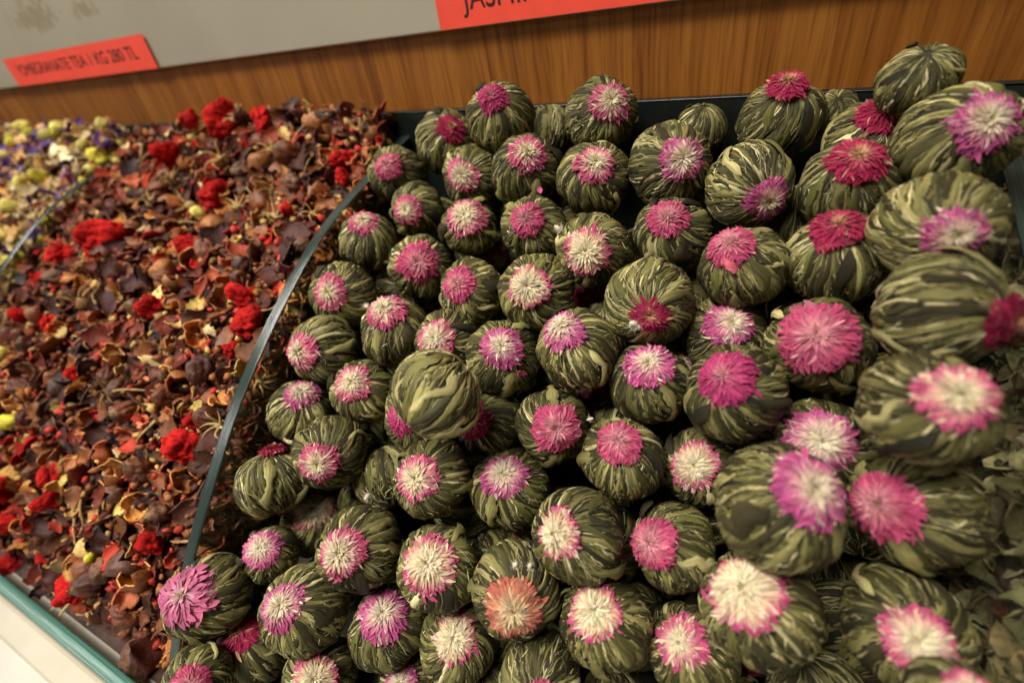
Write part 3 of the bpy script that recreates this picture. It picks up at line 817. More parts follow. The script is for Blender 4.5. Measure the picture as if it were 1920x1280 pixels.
# ---- red lumps, big rosehips and other pieces picked out one by one: (px, py, half size px, kind, label)
PICK = [
 (372, 235, 27, 'r', 'red flower lump near the wooden wall, leftmost of the back three'),
 (432, 225, 27, 'r', 'red flower lump near the wooden wall, middle of the back three'),
 (498, 226, 27, 'r', 'red flower lump near the wooden wall, rightmost of the back three'),
 (328, 302, 27, 'r', 'rose-red lump in front of the back three red lumps'),
 (412, 376, 25, 'r', 'red flower lump in the middle of the upper pomegranate heap'),
 (648, 298, 24, 'r', 'upper of two red lumps beside the glass divider near the wall'),
 (645, 340, 20, 'r', 'lower of two red lumps beside the glass divider near the wall'),
 (545, 400, 20, 'r', 'small red lump left of the divider, beside a straw calyx'),
 (205, 455, 36, 'r', 'large ragged red lump in the upper left of the pomegranate heap'),
 (120, 482, 28, 'r', 'flattish red lump left of the large ragged red one'),
 (470, 558, 26, 'r', 'upright red lump touching the divider, upper of a pair'),
 (475, 612, 26, 'r', 'round red lump touching the divider, lower of a pair'),
 (350, 840, 38, 'r', 'large knobbly red lump left of the divider, halfway down'),
 (372, 790, 22, 'r', 'small red lump joined to the top of the large knobbly one'),
 (22, 905, 50, 'r', 'big bright red lump at the left edge of the picture'),
 (12, 968, 44, 'r', 'red lump at the left edge below the biggest one'),
 (98, 895, 22, 'r', 'coral red lump just right of the big left edge lump'),
 (104, 938, 20, 'r', 'small coral red lump under another coral one'),
 (32, 1050, 22, 'r', 'red lump at the left edge close to the front glass'),
 (160, 1092, 32, 'r', 'red lump with yellow base near the front glass'),
 (295, 1020, 30, 'r', 'red and straw-coloured bud beside the divider near the bottom'),
 (150, 702, 20, 'r', 'small angular red lump in the lower left middle of the heap'),
 (293, 578, 22, 'r', 'red-topped lump with straw-coloured base in the middle of the heap'),
 (100, 610, 20, 'r', 'dull red lump left of centre in the pomegranate heap'),
 (60, 596, 20, 'r', 'dull red lump near the left edge at mid height'),
 (355, 460, 16, 'r', 'small red lump below the upper middle lump'),
 (440, 660, 16, 'r', 'little red crumb left of the divider at mid height'),
 (550, 300, 26, 'b', 'dull grey-brown round rosehip below the back red lumps'),
 (275, 1225, 33, 'b', 'largest wrinkled rosehip at the very bottom of the heap'),
 (270, 882, 27, 'b', 'dark plum-coloured rosehip left of the large red lump'),
 (185, 1085, 30, 'b', 'maroon rosehip overlapping the red lump with yellow base'),
 (385, 695, 26, 'b', 'split dark rosehip left of the divider at mid height'),
 (245, 1140, 27, 'b', 'maroon rosehip above the largest one at the bottom'),
 (305, 965, 25, 'b', 'light brown rosehip with rough tip left of the divider'),
 (240, 770, 24, 'b', 'reddish brown rosehip below the long straw stalk'),
 (470, 825, 26, 'bg', 'rosehip seen through the divider glass'),
 (420, 562, 22, 'c', 'orange cup-shaped shell, front one of a pair left of the divider'),
 (420, 535, 20, 'c', 'orange cup-shaped shell, rear one of a pair left of the divider'),
 (350, 897, 28, 'c', 'broad orange-brown shell under the large knobbly red lump'),
 (255, 945, 26, 'c', 'rusty shell opened towards the camera above the bottom rosehips'),
 (370, 625, 24, 'c', 'dark red shell with pale inside beside the divider'),
 (270, 735, 40, 't', 'long pale straw stalk with a wide end in the middle of the heap'),
 (425, 305, 34, 'k', 'spidery straw calyx below the back red lumps'),
 (330, 345, 28, 'k', 'straw calyx with two long sepals left of the upper middle lump'),
 (450, 395, 24, 'k', 'straw calyx right of the upper middle red lump'),
 (375, 405, 14, 'y', 'bright yellow bud below the upper middle red lump'),
 (22, 790, 22, 'y', 'pale yellow bud at the left edge of the pomegranate heap'),
 (8, 665, 18, 'y', 'lemon yellow bud cut by the left edge of the picture'),
 (590, 408, 24, 'k', 'pale calyx beside the divider above the upright red lump'),
]
# short landmark names, one for each piece of PICK in order
SHORT = ['left back red lump', 'middle back red lump', 'right back red lump', 'rose-red lump', 'upper middle red lump', 'upper divider red lump', 'lower divider red lump',
 'small red lump by the divider', 'large ragged red lump', 'flattish red lump', 'upright red lump at the divider', 'round red lump at the divider', 'large knobbly red lump',
 'small lump on the knobbly one', 'big red lump at the left edge', 'lower red lump at the left edge', 'coral red lump', 'small coral red lump', 'front red lump at the left edge',
 'red lump with yellow base', 'red and straw bud', 'small angular red lump', 'red lump with straw base', 'dull red lump', 'dull red lump near the left edge',
 'small red lump below it'.replace(' below it', ' at upper centre'), 'little red crumb', 'grey-brown rosehip', 'largest rosehip', 'plum-coloured rosehip', 'maroon rosehip by the red lump', 'split dark rosehip',
 'maroon rosehip above the largest', 'light brown rosehip', 'reddish brown rosehip', 'rosehip behind the glass', 'front orange cup', 'rear orange cup', 'broad orange-brown shell',
 'rusty open shell', 'dark red shell', 'long straw stalk', 'spidery straw calyx', 'two-horned straw calyx', 'straw calyx by the upper middle lump', 'bright yellow bud',
 'pale yellow bud', 'lemon yellow bud', 'pale calyx by the divider']
LAND = [(p[0], p[1], s_) for p, s_ in zip(PICK, SHORT)]
LANDP = [(60, 225, 'back row of yellow blossoms'), (8, 500, 'left edge of the picture'), (120, 360, 'middle of the far divider'), (200, 260, 'far end of the far divider')]
LANDG = [(1900, 950, 'large tan leaf by the glass'), (1840, 640, 'red-ended tea ball'), (1850, 1120, 'lower right tea ball'), (1880, 820, 'white-centred ball'), (1915, 520, 'right divider edge')]
clear = []
g = np.random.default_rng(77)
KIND = {'r': ('red_flower_head', K_RED, 'flower', 'red lumps in the pomegranate tea'), 'b': ('rosehip', K_BERRY, 'rosehip', 'large rosehips in the pomegranate tea'),
        'bg': ('rosehip', K_BERRY, 'rosehip', 'large rosehips in the pomegranate tea'),
        'c': ('fruit_shell', K_CUP, 'fruit shell', 'larger shells in the pomegranate tea'), 't': ('stalk', K_TWIG, 'stalk', None),
        'k': ('dry_calyx', K_CALYX, 'calyx', 'straw calyces in the pomegranate tea'), 'y': ('yellow_bud', K_YEL, 'bud', 'yellow buds in the pomegranate tea')}
CAMF = np.array([EX[2], EY[2], EZ[2]])
for i, (px, py, hs, k, lab) in enumerate(PICK):
    if k == 'bg':
        d = ray(px, py); p = d * (-18.6 / d[0])
    else:
        p = hit(px, py, h_pom)
    dep = p @ CAMF
    size = hs * dep / F
    n = nrm(h_pom, np.array(p[0]), np.array(p[1]))
    name, ms, cat, grp = KIND[k]
    size = {'r': size * 1.0, 'b': size * 0.9, 'bg': size * 0.9, 'c': size, 't': size * 0.55, 'k': size * 0.65, 'y': size * 0.9}[k]
    me = ms[i % len(ms)] if k != 't' else K_TWIG[1]
    view = -p / np.linalg.norm(p)
    nn = n if k not in ('c',) else (n * 0.4 + view)
    nn = nn / np.linalg.norm(nn)
    lay(me, p, nn, size, name, lab, cat, grp, g, tilt=0.35 if k in 'rcky' else 1.3, lift=0.35 * size if k != 't' else 0.4, spin=None if k != 't' else 0.3)
    clear.append((p, size * 0.9 + 0.15))

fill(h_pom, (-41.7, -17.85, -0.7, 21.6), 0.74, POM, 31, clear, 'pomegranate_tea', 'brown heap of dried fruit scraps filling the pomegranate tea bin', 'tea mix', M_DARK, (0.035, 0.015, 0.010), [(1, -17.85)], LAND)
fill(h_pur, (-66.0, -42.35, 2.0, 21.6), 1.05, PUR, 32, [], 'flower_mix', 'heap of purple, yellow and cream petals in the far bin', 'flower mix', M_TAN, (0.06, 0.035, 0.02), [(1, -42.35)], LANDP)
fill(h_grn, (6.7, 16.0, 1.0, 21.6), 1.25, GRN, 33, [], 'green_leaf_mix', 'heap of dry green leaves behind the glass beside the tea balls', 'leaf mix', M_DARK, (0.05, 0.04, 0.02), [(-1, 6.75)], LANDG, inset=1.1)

d = ray(1868, 985); p = d * (6.95 / d[0])
lay(K_TLEAF[0], p, np.array([-1.0, -0.3, 0.5]) / 1.16, 0.95, 'tan_leaf', 'largest tan dry leaf pressed to the glass beside the raspberry-flowered ball', 'leaf', 'tan leaves in the green mix', g, tilt=0.1, spin=2.2)

# ------------------------------------------------------------------ jasmine tea balls
LEAFC = np.array([[0.034, 0.028, 0.011], [0.048, 0.042, 0.016], [0.080, 0.072, 0.024], [0.130, 0.118, 0.038], [0.22, 0.195, 0.070],
                  [0.36, 0.315, 0.135], [0.52, 0.46, 0.25], [0.028, 0.024, 0.013], [0.105, 0.105, 0.028]])
LEAFW = np.array([0.17, 0.15, 0.13, 0.13, 0.13, 0.12, 0.07, 0.05, 0.05])

def lumpy(D, seed):
    """low-frequency shape of a ball, as a radius per direction"""
    ang = np.arctan2(D[:, 1], D[:, 0]); th = np.arccos(np.clip(D[:, 2], -1, 1))
    r = 1 + 0.075 * snoise(D, seed, 1.6) + 0.035 * snoise(D, seed + 1, 4.0)
    k = 6 + seed % 4
    r += 0.022 * np.sin(th) * np.sin(k * ang + 2.0 * snoise(D, seed + 2, 1.5) + 1.3 * th)
    return r * (1 - 0.07 * np.cos(th) ** 2)

def strip_on_ball(mb, g, seed, phi0, tw, ta, tb, width, lift, ridge, tint, wob, segs=15, m=5):
    s = np.linspace(0, 1, segs); th = ta + (tb - ta) * s
    w1, w2, p1, p2 = g.uniform(1.5, 4), g.uniform(4, 9), g.uniform(0, 6.28), g.uniform(0, 6.28)
    phi = phi0 + tw * (th - 0.5) + wob * np.sin(s * w1 * 2 + p1) + wob * 0.45 * np.sin(s * w2 * 2 + p2)
    u = np.linspace(-1, 1, m)
    taper = np.clip(np.minimum(s, 1 - s) / 0.22, 0, 1) ** 0.7 * 0.95 + 0.05
    hw = width * taper * (1 + 0.25 * np.sin(s * g.uniform(5, 12) + p2) + 0.16 * g.normal(size=segs))
    c = np.stack([np.sin(th) * np.cos(phi), np.sin(th) * np.sin(phi), np.cos(th)], 1)
    t = np.gradient(c, axis=0); t /= np.linalg.norm(t, axis=1)[:, None]
    side = np.cross(c, t)
    roll = g.uniform(-0.5, 0.5) * np.sin(s * g.uniform(2, 7) + p1)
    D = c[:, None] + side[:, None] * (hw[:, None] * u[None])[..., None]
    D /= np.linalg.norm(D, axis=-1, keepdims=True)
    rr = lumpy(D.reshape(-1, 3), seed).reshape(segs, m)
    rr = rr + 0.007 * snoise(D.reshape(-1, 3) + p1, int(p2 * 1000), 16, 5).reshape(segs, m)
    prof_ = ridge * (1 - u[None] ** 2) * taper[:, None] - 0.012 * np.abs(u[None]) ** 3
    rr = rr + lift * (0.35 + 0.65 * np.sin(s * math.pi))[:, None] + prof_ + roll[:, None] * hw[:, None] * u[None] * 0.35
    P = D * rr[..., None]
    side_shade = 1 + 0.18 * g.normal() * u[None, :, None]
    C = tint[None, None] * side_shade * (1 + 0.25 * np.sin(s * g.uniform(2, 8) + p1))[:, None, None]
    T = np.stack([np.broadcast_to(u[None] * width * 3 + phi0 * 7, (segs, m)), np.broadcast_to((s * (tb - ta) * 1.6)[:, None] + p2, (segs, m)),
                  np.full((segs, m), p1)], -1)
    mb.grid(P, C.clip(0.006, 0.8), T)

def leaf_wrap(i):
    g = np.random.default_rng(5000 + i); mb = MB()
    V, Fc = ico(4)
    r = lumpy(V, i * 10) * 0.965
    mb.raw(V * r[:, None], Fc, np.array([0.035, 0.032, 0.016]), V * 1.5)
    twist = g.uniform(-0.55, 0.55)
    n = 320
    for k in range(n):
        phi0 = 2 * math.pi * (k * 0.618034 % 1) + g.normal() * 0.1
        long_ = g.random() < 0.7
        ta = g.uniform(0.08, 0.5) if long_ else g.uniform(0.3, 1.7)
        tb = min(ta + (g.uniform(1.4, 2.5) if long_ else g.uniform(0.5, 1.1)), 3.08)
        w = g.choice([g.uniform(0.010, 0.022), g.uniform(0.022, 0.048), g.uniform(0.048, 0.11)], p=[0.42, 0.42, 0.16])
        ci = g.choice(len(LEAFC), p=LEAFW)
        if ci in (5, 6): w *= 0.7
        if w > 0.06 and ci in (5, 6) and g.random() < 0.6: ci = g.choice([0, 1, 2, 3, 8])
        strip_on_ball(mb, g, i * 10, phi0, twist + g.normal() * 0.10, ta, tb, w, 0.002 + 0.038 * (k / n) * g.uniform(0.4, 1), min(w * g.uniform(0.25, 0.6), 0.032),
                      LEAFC[ci] * g.uniform(0.75, 1.3), g.uniform(0.015, 0.09))
    for k in range(200):                                  # pale stringy veins and frayed fibres
        phi0 = g.uniform(0, 6.28); ta = g.uniform(0.15, 2.2); tb = min(ta + g.uniform(0.35, 1.3), 3.08)
        strip_on_ball(mb, g, i * 10, phi0, twist + g.normal() * 0.22, ta, tb, g.uniform(0.004, 0.011), g.uniform(0.022, 0.040), 0.008,
                      LEAFC[g.choice([4, 5, 6, 3])] * g.uniform(0.8, 1.25), g.uniform(0.02, 0.12), segs=13, m=3)
    return mb.mesh('leaf_wrap', M_LEAF)

def outer_leaf(i):
    g = np.random.default_rng(6000 + i); mb = MB()
    big = [0, 2, 5, 4, 7, 8, 3, 1, 4, 0, 5, 1]
    strip_on_ball(mb, g, (i % 12) * 10, 0.0, g.uniform(-0.5, 0.5), g.uniform(0.45, 0.9), g.uniform(1.7, 2.4), g.uniform(0.07, 0.17), 0.035,
                  g.uniform(0.02, 0.05), LEAFC[big[i % 12]] * 1.1, g.uniform(0.05, 0.16), segs=20, m=7)
    return mb.mesh('outer_leaf', M_LEAF)

NW = 14
WRAPS = [leaf_wrap(i) for i in range(NW)]
OUTER = [outer_leaf(i) for i in range(16)]

# flower palettes: (core, middle, tip, share of cream petals, core reach)
CREAM = np.array([0.80, 0.69, 0.47])
PAL = {
 'pc': (CREAM, np.array([0.74, 0.36, 0.36]), np.array([0.60, 0.10, 0.22]), 0.16, 0.40),
 'vi': (CREAM * [1, .97, 1.05], np.array([0.72, 0.34, 0.40]), np.array([0.55, 0.10, 0.27]), 0.12, 0.38),
 'mg': (np.array([0.62, 0.22, 0.30]), np.array([0.55, 0.10, 0.20]), np.array([0.48, 0.050, 0.165]), 0.04, 0.18),
 'rd': (np.array([0.62, 0.34, 0.20]), np.array([0.50, 0.085, 0.13]), np.array([0.40, 0.026, 0.085]), 0.05, 0.22),
 'co': (np.array([0.78, 0.60, 0.36]), np.array([0.70, 0.33, 0.20]), np.array([0.60, 0.17, 0.12]), 0.12, 0.38),
 'cr': (CREAM, np.array([0.80, 0.56, 0.36]), np.array([0.58, 0.085, 0.21]), 0.30, 0.50),
 'pl': (np.array([0.74, 0.46, 0.46]), np.array([0.70, 0.28, 0.40]), np.array([0.64, 0.18, 0.31]), 0.03, 0.16),
 'pk': (np.array([0.70, 0.30, 0.34]), np.array([0.66, 0.22, 0.28]), np.array([0.57, 0.085, 0.19]), 0.10, 0.26),
}

def petal(mb, g, wseed, az, a0, a1, h0, h1, w, pal, reach, cream, curl, amax, flip=0.0):
    """one pointed petal lying on the ball's crown from polar angle a0 to a1"""
    segs, m = 6, 3
    s = np.linspace(0, 1, segs)
    al = a0 + (a1 - a0) * s
    ph = az + flip * s + g.normal() * 0.05 * s
    h = h0 + (h1 - h0) * s + curl * s ** 2.2
    hw = w * (0.30 + 0.70 * np.sin(np.clip(s * 1.08, 0, 1) * math.pi * 0.80 + 0.12)) * np.where(s > 0.86, (1.02 - s) / 0.16, 1).clip(0.30, 1)
    c = np.stack([np.sin(al) * np.cos(ph), np.sin(al) * np.sin(ph), np.cos(al)], 1)
    side = np.stack([-np.sin(ph), np.cos(ph), 0 * ph], 1)
    rr = 0.985 + h
    u = np.array([-1, 0, 1.])
    tl = g.uniform(-0.5, 0.5)
    P = c[:, None] * rr[:, None, None] + side[:, None] * (hw[:, None] * u[None])[..., None]
    P += c[:, None] * ((np.abs(u)[None] * 0.28 + u[None] * tl) * hw[:, None])[..., None]
    x = np.clip(al / amax, 0, 1.3)
    core, mid, tip = pal[:3]
    if cream: mid = core; tip = core * 0.6 + tip * 0.4 if g.random() < 0.6 else core
    k1 = np.clip((x - reach * 0.55) / max(reach * 0.7, 0.05), 0, 1)[:, None]; k2 = np.clip((x - reach * 1.05) / 0.30, 0, 1)[:, None]
    C = core * (1 - k1) + mid * k1; C = C * (1 - k2) + tip * k2
    C = C * g.uniform(0.66, 1.22) * (1 + g.normal(size=3) * 0.05)
    C = np.repeat(C, m, 0) * np.tile([1.06, 0.88, 1.06], segs)[:, None]
    T = np.stack([np.tile(u * w * 3 + az * 9, segs), np.repeat(s * 2, m), np.full(segs * m, az * 5)], -1)
    mb.grid(P, C.clip(0.004, 0.95), T.reshape(segs, m, 3))

def flower(i, kind, amax):
    g = np.random.default_rng(8000 + i)
    pal = PAL[kind]; reach = pal[4] * g.uniform(0.85, 1.2)
    mb = MB()
    dome = {'mg': 0.20, 'pk': 0.17, 'rd': 0.12}.get(kind, 0.13) * g.uniform(0.8, 1.25)
    # the underside bed
    n, m = 6, 24
    s = np.linspace(0, 1, n)[:, None]; ph = np.linspace(0, 2 * math.pi, m, endpoint=False)[None]
    al = s * amax * 0.84 * (1 + 0.06 * np.sin(ph * 3 + i)); rr = 1.0 + dome * 0.6 * (1 - s ** 2)
    P = np.stack([np.sin(al) * np.cos(ph) * rr, np.sin(al) * np.sin(ph) * rr, np.cos(al) * rr], -1)
    mb.grid(P, pal[1] * 0.45, np.zeros((n, m, 3)), wrap=True)
    # lobed outline and a ragged sector, as dried heads have
    lob = g.uniform(0.03, 0.10); lp, lk = g.uniform(0, 6.28), g.integers(2, 5)
    torn_a, torn_w, torn_d = g.uniform(0, 6.28), g.uniform(0.3, 0.8), g.choice([0, 0.15, 0.35], p=[.45, .35, .2])
    rings = 10 if kind != 'pl' else 6
    wide = 1.0 if kind != 'pl' else 1.7
    for k in range(rings):
        q = k / (rings - 1)                               # 0 outermost .. 1 innermost
        cnt = int((66 - 34 * q) / wide)
        for j in range(cnt):
            az = (j + g.uniform(-0.6, 0.6)) / cnt * 2 * math.pi + k * 0.37
            lobe = 1 + lob * math.sin(lk * az + lp)
            d = abs((az - torn_a + math.pi) % (2 * math.pi) - math.pi)
            if d < torn_w: lobe -= torn_d * (1 - d / torn_w)
            a1 = amax * (1.0 - 0.76 * q ** 1.35) * lobe * (1 + 0.07 * math.sin(az * 7 + lp * 3) * math.sin(az * 3 + k)) * g.uniform(0.90, 1.04)
            a0 = max(0.015, a1 - amax * g.uniform(0.34, 0.55))
            hb = dome * (1 - (a0 / amax) ** 2) * 0.9
            ht = dome * (1 - min(a1 / amax, 1) ** 1.6) + 0.02 + 0.05 * q
            petal(mb, g, i, az, a0, a1, hb + 0.01, ht + g.uniform(0.0, 0.06), wide * amax * g.uniform(0.034, 0.066) * (1 - 0.5 * q), pal, reach,
                  g.random() < pal[3], g.uniform(-0.05, 0.05), amax, g.normal() * 0.25)
    for j in range(g.integers(0, 4)):                     # strays that hang out of line
        az = g.uniform(0, 6.28)
        petal(mb, g, i, az, amax * 0.55, amax * g.uniform(1.02, 1.22), 0.03, 0.05, amax * 0.07, pal, reach, g.random() < 0.4, g.uniform(0, 0.1), amax, g.normal() * 0.3)
    Vq = np.vstack(mb.v)                                  # crushed and crumpled by drying
    mb.v = [Vq + 0.022 * np.stack([snoise(Vq, 31 * i + a_, 9, 5) for a_ in range(3)], 1) + 0.03 * Vq * snoise(Vq, 31 * i + 5, 4, 5)[:, None]]
    fl = mb.mesh('flower', M_PETAL)
    # centre tuft: fine cream filaments
    mc = MB()
    reach_c = reach if kind not in ('mg', 'pk') else reach * 0.8
    for j in range(70 if kind not in ('mg',) else 30):
        az = g.uniform(0, 6.28); ac = amax * reach_c * g.random() ** 0.7 * 0.9
        petal(mc, g, i, az, max(0.01, ac * 0.25), ac + 0.05 * amax, dome + 0.015, dome * (1 - (ac / amax) ** 2) + g.uniform(0.03, 0.10), amax * g.uniform(0.018, 0.04),
              (pal[0] * g.uniform(0.85, 1.1), pal[0] * 0.95, pal[0] * 0.6 + pal[1] * 0.4), 0.9, False, g.uniform(0, 0.05), amax)
    V, Fc = ico(1)
    for j in range(9):
        az = g.uniform(0, 6.28); ac = amax * 0.07 * g.random() ** .5
        mc.raw(V * 0.020 + np.array([math.sin(ac) * math.cos(az), math.sin(ac) * math.sin(az), 1]) * (1.02 + dome), Fc, np.array([0.30, 0.24, 0.09]) * g.uniform(0.6, 1.2))
    return fl, mc.mesh('flower_center', M_PETAL)

# cx, cy, r, fx, fy, flower radius (px), palette, label   (picture points; each ball then gets its own depth and true size)
B = [
(937,220,63,922,186,36,'mg','tea ball with small dark magenta flower, back row, left one touching the wooden wall'),
(1128,218,71,1142,190,46,'pc','tea ball with frayed pink and cream flower sticking up before the wooden wall'),
(838,268,58,848,240,33,'rd','tea ball with dark red flower at the divider end of the back row'),
(1028,250,50,1010,195,0,None,'shaded flowerless tea ball sunk between the two tallest back row balls'),
(1312,245,52,1312,200,0,None,'shaded flowerless tea ball sunk at the back, before the wooden wall'),
(1460,225,82,1462,158,46,'rd','tea ball wearing its red flower like a cap, against the wooden wall'),
(1564,212,46,1564,180,0,None,'small shaded tea ball peeping out behind the cap-flowered ball'),
(1722,150,78,1722,90,0,None,'flowerless dark tea ball leaning on the wooden wall, highest of the pile'),
(1628,268,88,1642,205,56,'rd','shaded tea ball with flat crimson flower under the flowerless ball at the wall'),
(1798,262,116,1838,222,78,'vi','big blurred tea ball with violet-pink flower at the upper right corner'),
(748,328,55,728,311,32,'pk','small tea ball with round pink flower beside the divider, third from the back'),
(888,332,60,866,328,36,'pc','tea ball with upright oval pink flower, below the leftmost back row balls'),
(988,322,66,988,289,42,'pc','tea ball with starry flower, second row, below the two tallest back balls'),
(1112,337,69,1115,306,44,'pc','tea ball with pink-rimmed cream flower right below the frayed-flower back ball'),
(1258,312,75,1278,298,48,'vi','tea ball with spiky violet-pink flower and white heart, upper middle'),
(1402,352,84,1440,375,48,'vi','tea ball with raggedy flower turned down right, below the cap-flowered ball'),
(1587,348,92,1598,290,66,'rd','tea ball with wide crimson flower seen from the side, upper right'),
(1752,425,112,1790,443,66,'vi','blurred tea ball with violet-pink flower below the upper right corner ball'),
(690,452,56,683,413,36,'pc','tea ball with flower on top touching the divider edge, upper left of the pile'),
(784,395,53,762,393,34,'pc','tea ball with upright pink flower, left of a pink and cream starry one'),
(884,428,59,872,404,46,'pc','tea ball with wide starry flower and cream scrap, upper left of the pile'),
(998,428,62,985,410,40,'pk','tea ball with neat pink flower left of the ball with orange-cream petals'),
(1112,468,72,1098,470,54,'cr','tea ball with large torn cream and pink flower and a pale tuft'),
(1256,438,70,1250,407,44,'pk','tea ball with deep pink star flower facing up, upper middle right'),
(1388,502,83,1366,455,52,'pk','tea ball with folded pink flower and a stray petal on its side'),
(1570,487,98,1566,420,62,'rd','large tea ball with striped leaves and thin crimson flower on its rim'),
(1755,582,124,1868,605,66,'rd','large tea ball lying sideways with red flower at its right end'),
(648,552,64,617,547,40,'pc','tea ball with pale pink flower facing left, touching the divider'),
(788,500,58,784,492,48,'pk','tea ball almost covered by a round rose-pink flower, left of centre'),
(885,547,63,857,531,42,'pk','tea ball with shaggy rose flower turned left, in the sharp middle area'),
(1008,545,70,990,537,46,'cr','tea ball with white-hearted lilac flower at the middle of the picture'),
(1217,567,79,1219,590,42,'rd','tea ball with small crimson flower facing down and a cream tuft'),
(1352,632,78,1370,603,54,'vi','tea ball with broken violet and cream flower above the plum pompom ball'),
(1533,645,99,1533,626,88,'pk','tea ball with the widest flat pink flower, right of the middle'),
(1740,762,132,1786,740,82,'pc','large blurred tea ball with white-centred pink flower at the right'),
(610,657,66,562,660,44,'pc','tea ball with narrow flower on its left end, touching the divider'),
(743,622,66,722,580,46,'pc','tea ball with flower on its upper left and a leafy front'),
(838,645,62,816,634,46,'pc','tea ball half hidden behind the loose flowerless ball on top'),
(945,667,71,940,650,48,'vi','tea ball with violet flower and a petal dangling to the lower right'),
(1083,656,78,1054,616,50,'vi','smooth green tea ball with lilac flower on its upper left, centre of the picture'),
(1216,717,77,1216,680,56,'vi','tea ball with wide open pink flower left of the plum pompom ball'),
(1380,738,96,1360,706,66,'mg','tea ball with dense plum-pink pompom flower'),
(566,772,60,562,734,40,'vi','tea ball with tilted magenta flower and cream tuft beside the divider'),
(682,735,64,659,715,42,'pc','tea ball with pale flower left of the loose flowerless ball'),
(818,742,84,752,804,0,None,'loose pale striped tea ball without flower lying on top of the pile'),
(790,775,66,756,778,46,'mg','tea ball whose magenta flower peeps out left under the loose ball'),
(920,792,66,886,788,44,'rd','tea ball whose crimson flower peeps out right of the loose ball'),
(1037,797,73,1042,802,54,'pk','tea ball with clumpy deep pink flower and white fleck at its side'),
(1140,775,46,1130,730,0,None,'sunken flowerless tea ball in the gap right of the clumpy-flowered ball'),
(1168,862,80,1161,828,50,'pk','tea ball with rounded pink flower, below the open pink-flowered ball'),
(1312,872,76,1302,872,54,'cr','tea ball with cream-hearted flower left of the big blurred ball'),
(1538,828,94,1542,826,80,'vi','blurred tea ball with pink-violet flower below the widest-flowered ball'),
(1458,940,126,1520,915,84,'vi','big blurred tea ball with ragged violet flower drooping at its right'),
(1712,955,124,1656,945,84,'pk','big blurred tea ball with dense raspberry flower facing left'),
(515,905,68,505,838,30,'rd','flowerless-looking tea ball with fine stripes touching the divider'),
(620,850,71,599,868,44,'pc','tea ball with flower facing down left, right of the finely striped ball'),
(724,892,58,700,830,0,None,'half buried tea ball with a white tuft on it'),
(812,897,77,779,896,52,'pc','tea ball with round pink-rimmed white flower below the loose ball'),
(958,917,73,943,889,54,'vi','tea ball with violet flower showing a bare green patch'),
(592,982,60,582,955,50,'cr','tea ball with cream and lilac flower under the finely striped ball'),
(1090,1000,90,1040,1000,56,'cr','tea ball with half a cream flower on its left and bulging leaves right'),
(1264,1022,86,1222,1018,58,'pk','shaded tea ball with hot pink flower on its left side'),
(508,1037,58,487,1028,46,'vi','tea ball with violet-pink ragged flower left of the pale shell-pink one'),
(672,1027,81,639,1035,58,'pc','tea ball with pale shell-pink flower on its left, lower left of the pile'),
(822,1062,82,800,1056,66,'cr','tea ball with large straggly cream and pink flower, lower middle'),
(965,1108,86,962,1140,66,'co','tea ball with coral orange flower and two white tufts'),
(1130,1167,90,1114,1146,64,'cr','tea ball with cream-hearted pink flower right of the coral one'),
(1425,1140,118,1398,1100,94,'cr','big blurred tea ball with spidery cream flower and loose pink petals'),
(1690,1175,126,1712,1200,78,'pc','big blurred tea ball with pink flower in the lower right corner'),
(392,1122,86,344,1117,72,'pl','tea ball with large lilac flower overhanging the divider, lower left'),
(570,1140,83,526,1136,52,'vi','tea ball with white-hearted magenta flower right of the lilac-flowered one'),
(480,1210,76,436,1185,52,'rd','tea ball with thin crimson flower seen edge-on, squeezed under the lilac-flowered ball'),
(726,1175,77,712,1150,62,'vi','tea ball with straggly violet and cream flower, bottom left of the coral one'),
(860,1200,76,848,1196,56,'cr','tea ball with untidy cream and red flower left below the coral one'),
(1300,1218,90,1276,1206,66,'pc','tea ball with pink and cream flower at the bottom, below the hot pink one'),
(372,1268,68,360,1282,44,'pk','tea ball cut by the bottom edge with pink flower beside the divider'),
(602,1265,80,590,1272,56,'cr','tea ball with crumbling cream flower at the bottom edge'),
(765,1292,66,745,1278,40,'vi','tea ball at the bottom edge showing only the tip of a violet flower'),
(1010,1272,86,1012,1312,48,'pk','plain-fronted tea ball at the bottom edge below the coral one'),
(1150,1305,68,1150,1380,0,None,'flowerless tea ball just showing at the bottom edge, left of the pink-and-cream one'),
(1530,1312,104,1530,1460,0,None,'blurred dark tea ball cut by the bottom edge under the spidery flower'),
(905,1300,60,905,1380,0,None,'sliver of a tea ball at the bottom edge left of the plain-fronted one'),
(1800,1330,110,1840,1300,60,'pc','tea ball beyond the lower right corner of the picture'),
]
RN = 1.30                                                # usual ball radius, cm
CR = np.array([EX[0], EY[0], EZ[0]]); CD = np.array([EX[1], EY[1], EZ[1]])
pix = np.array([[b[0], b[1], b[2]] for b in B], float)
rays = np.array([ray(x, y) for x, y, _ in pix])
SH = 0.955 / np.sqrt(np.linalg.norm(rays, axis=1))      # a wide lens stretches balls away from the middle
dep0 = F * RN / (pix[:, 2] * SH)
pts = rays * dep0[:, None]
Xf = np.stack([np.ones(len(B)), pts[:, 0], pts[:, 1], pts[:, 0] ** 2, pts[:, 1] ** 2, pts[:, 0] * pts[:, 1]], 1)
sunk = np.array([b[6] is None and b[2] < 70 for b in B])
loose = np.array(['loose pale' in b[7] for b in B])
use = ~(sunk | loose)
coef = np.linalg.lstsq(Xf[use], pts[use, 2], rcond=None)[0]
def pile(x, y): return coef[0] + coef[1] * x + coef[2] * y + coef[3] * x * x + coef[4] * y * y + coef[5] * x * y
tt = np.linspace(6, 30, 900)
dep = dep0.copy()
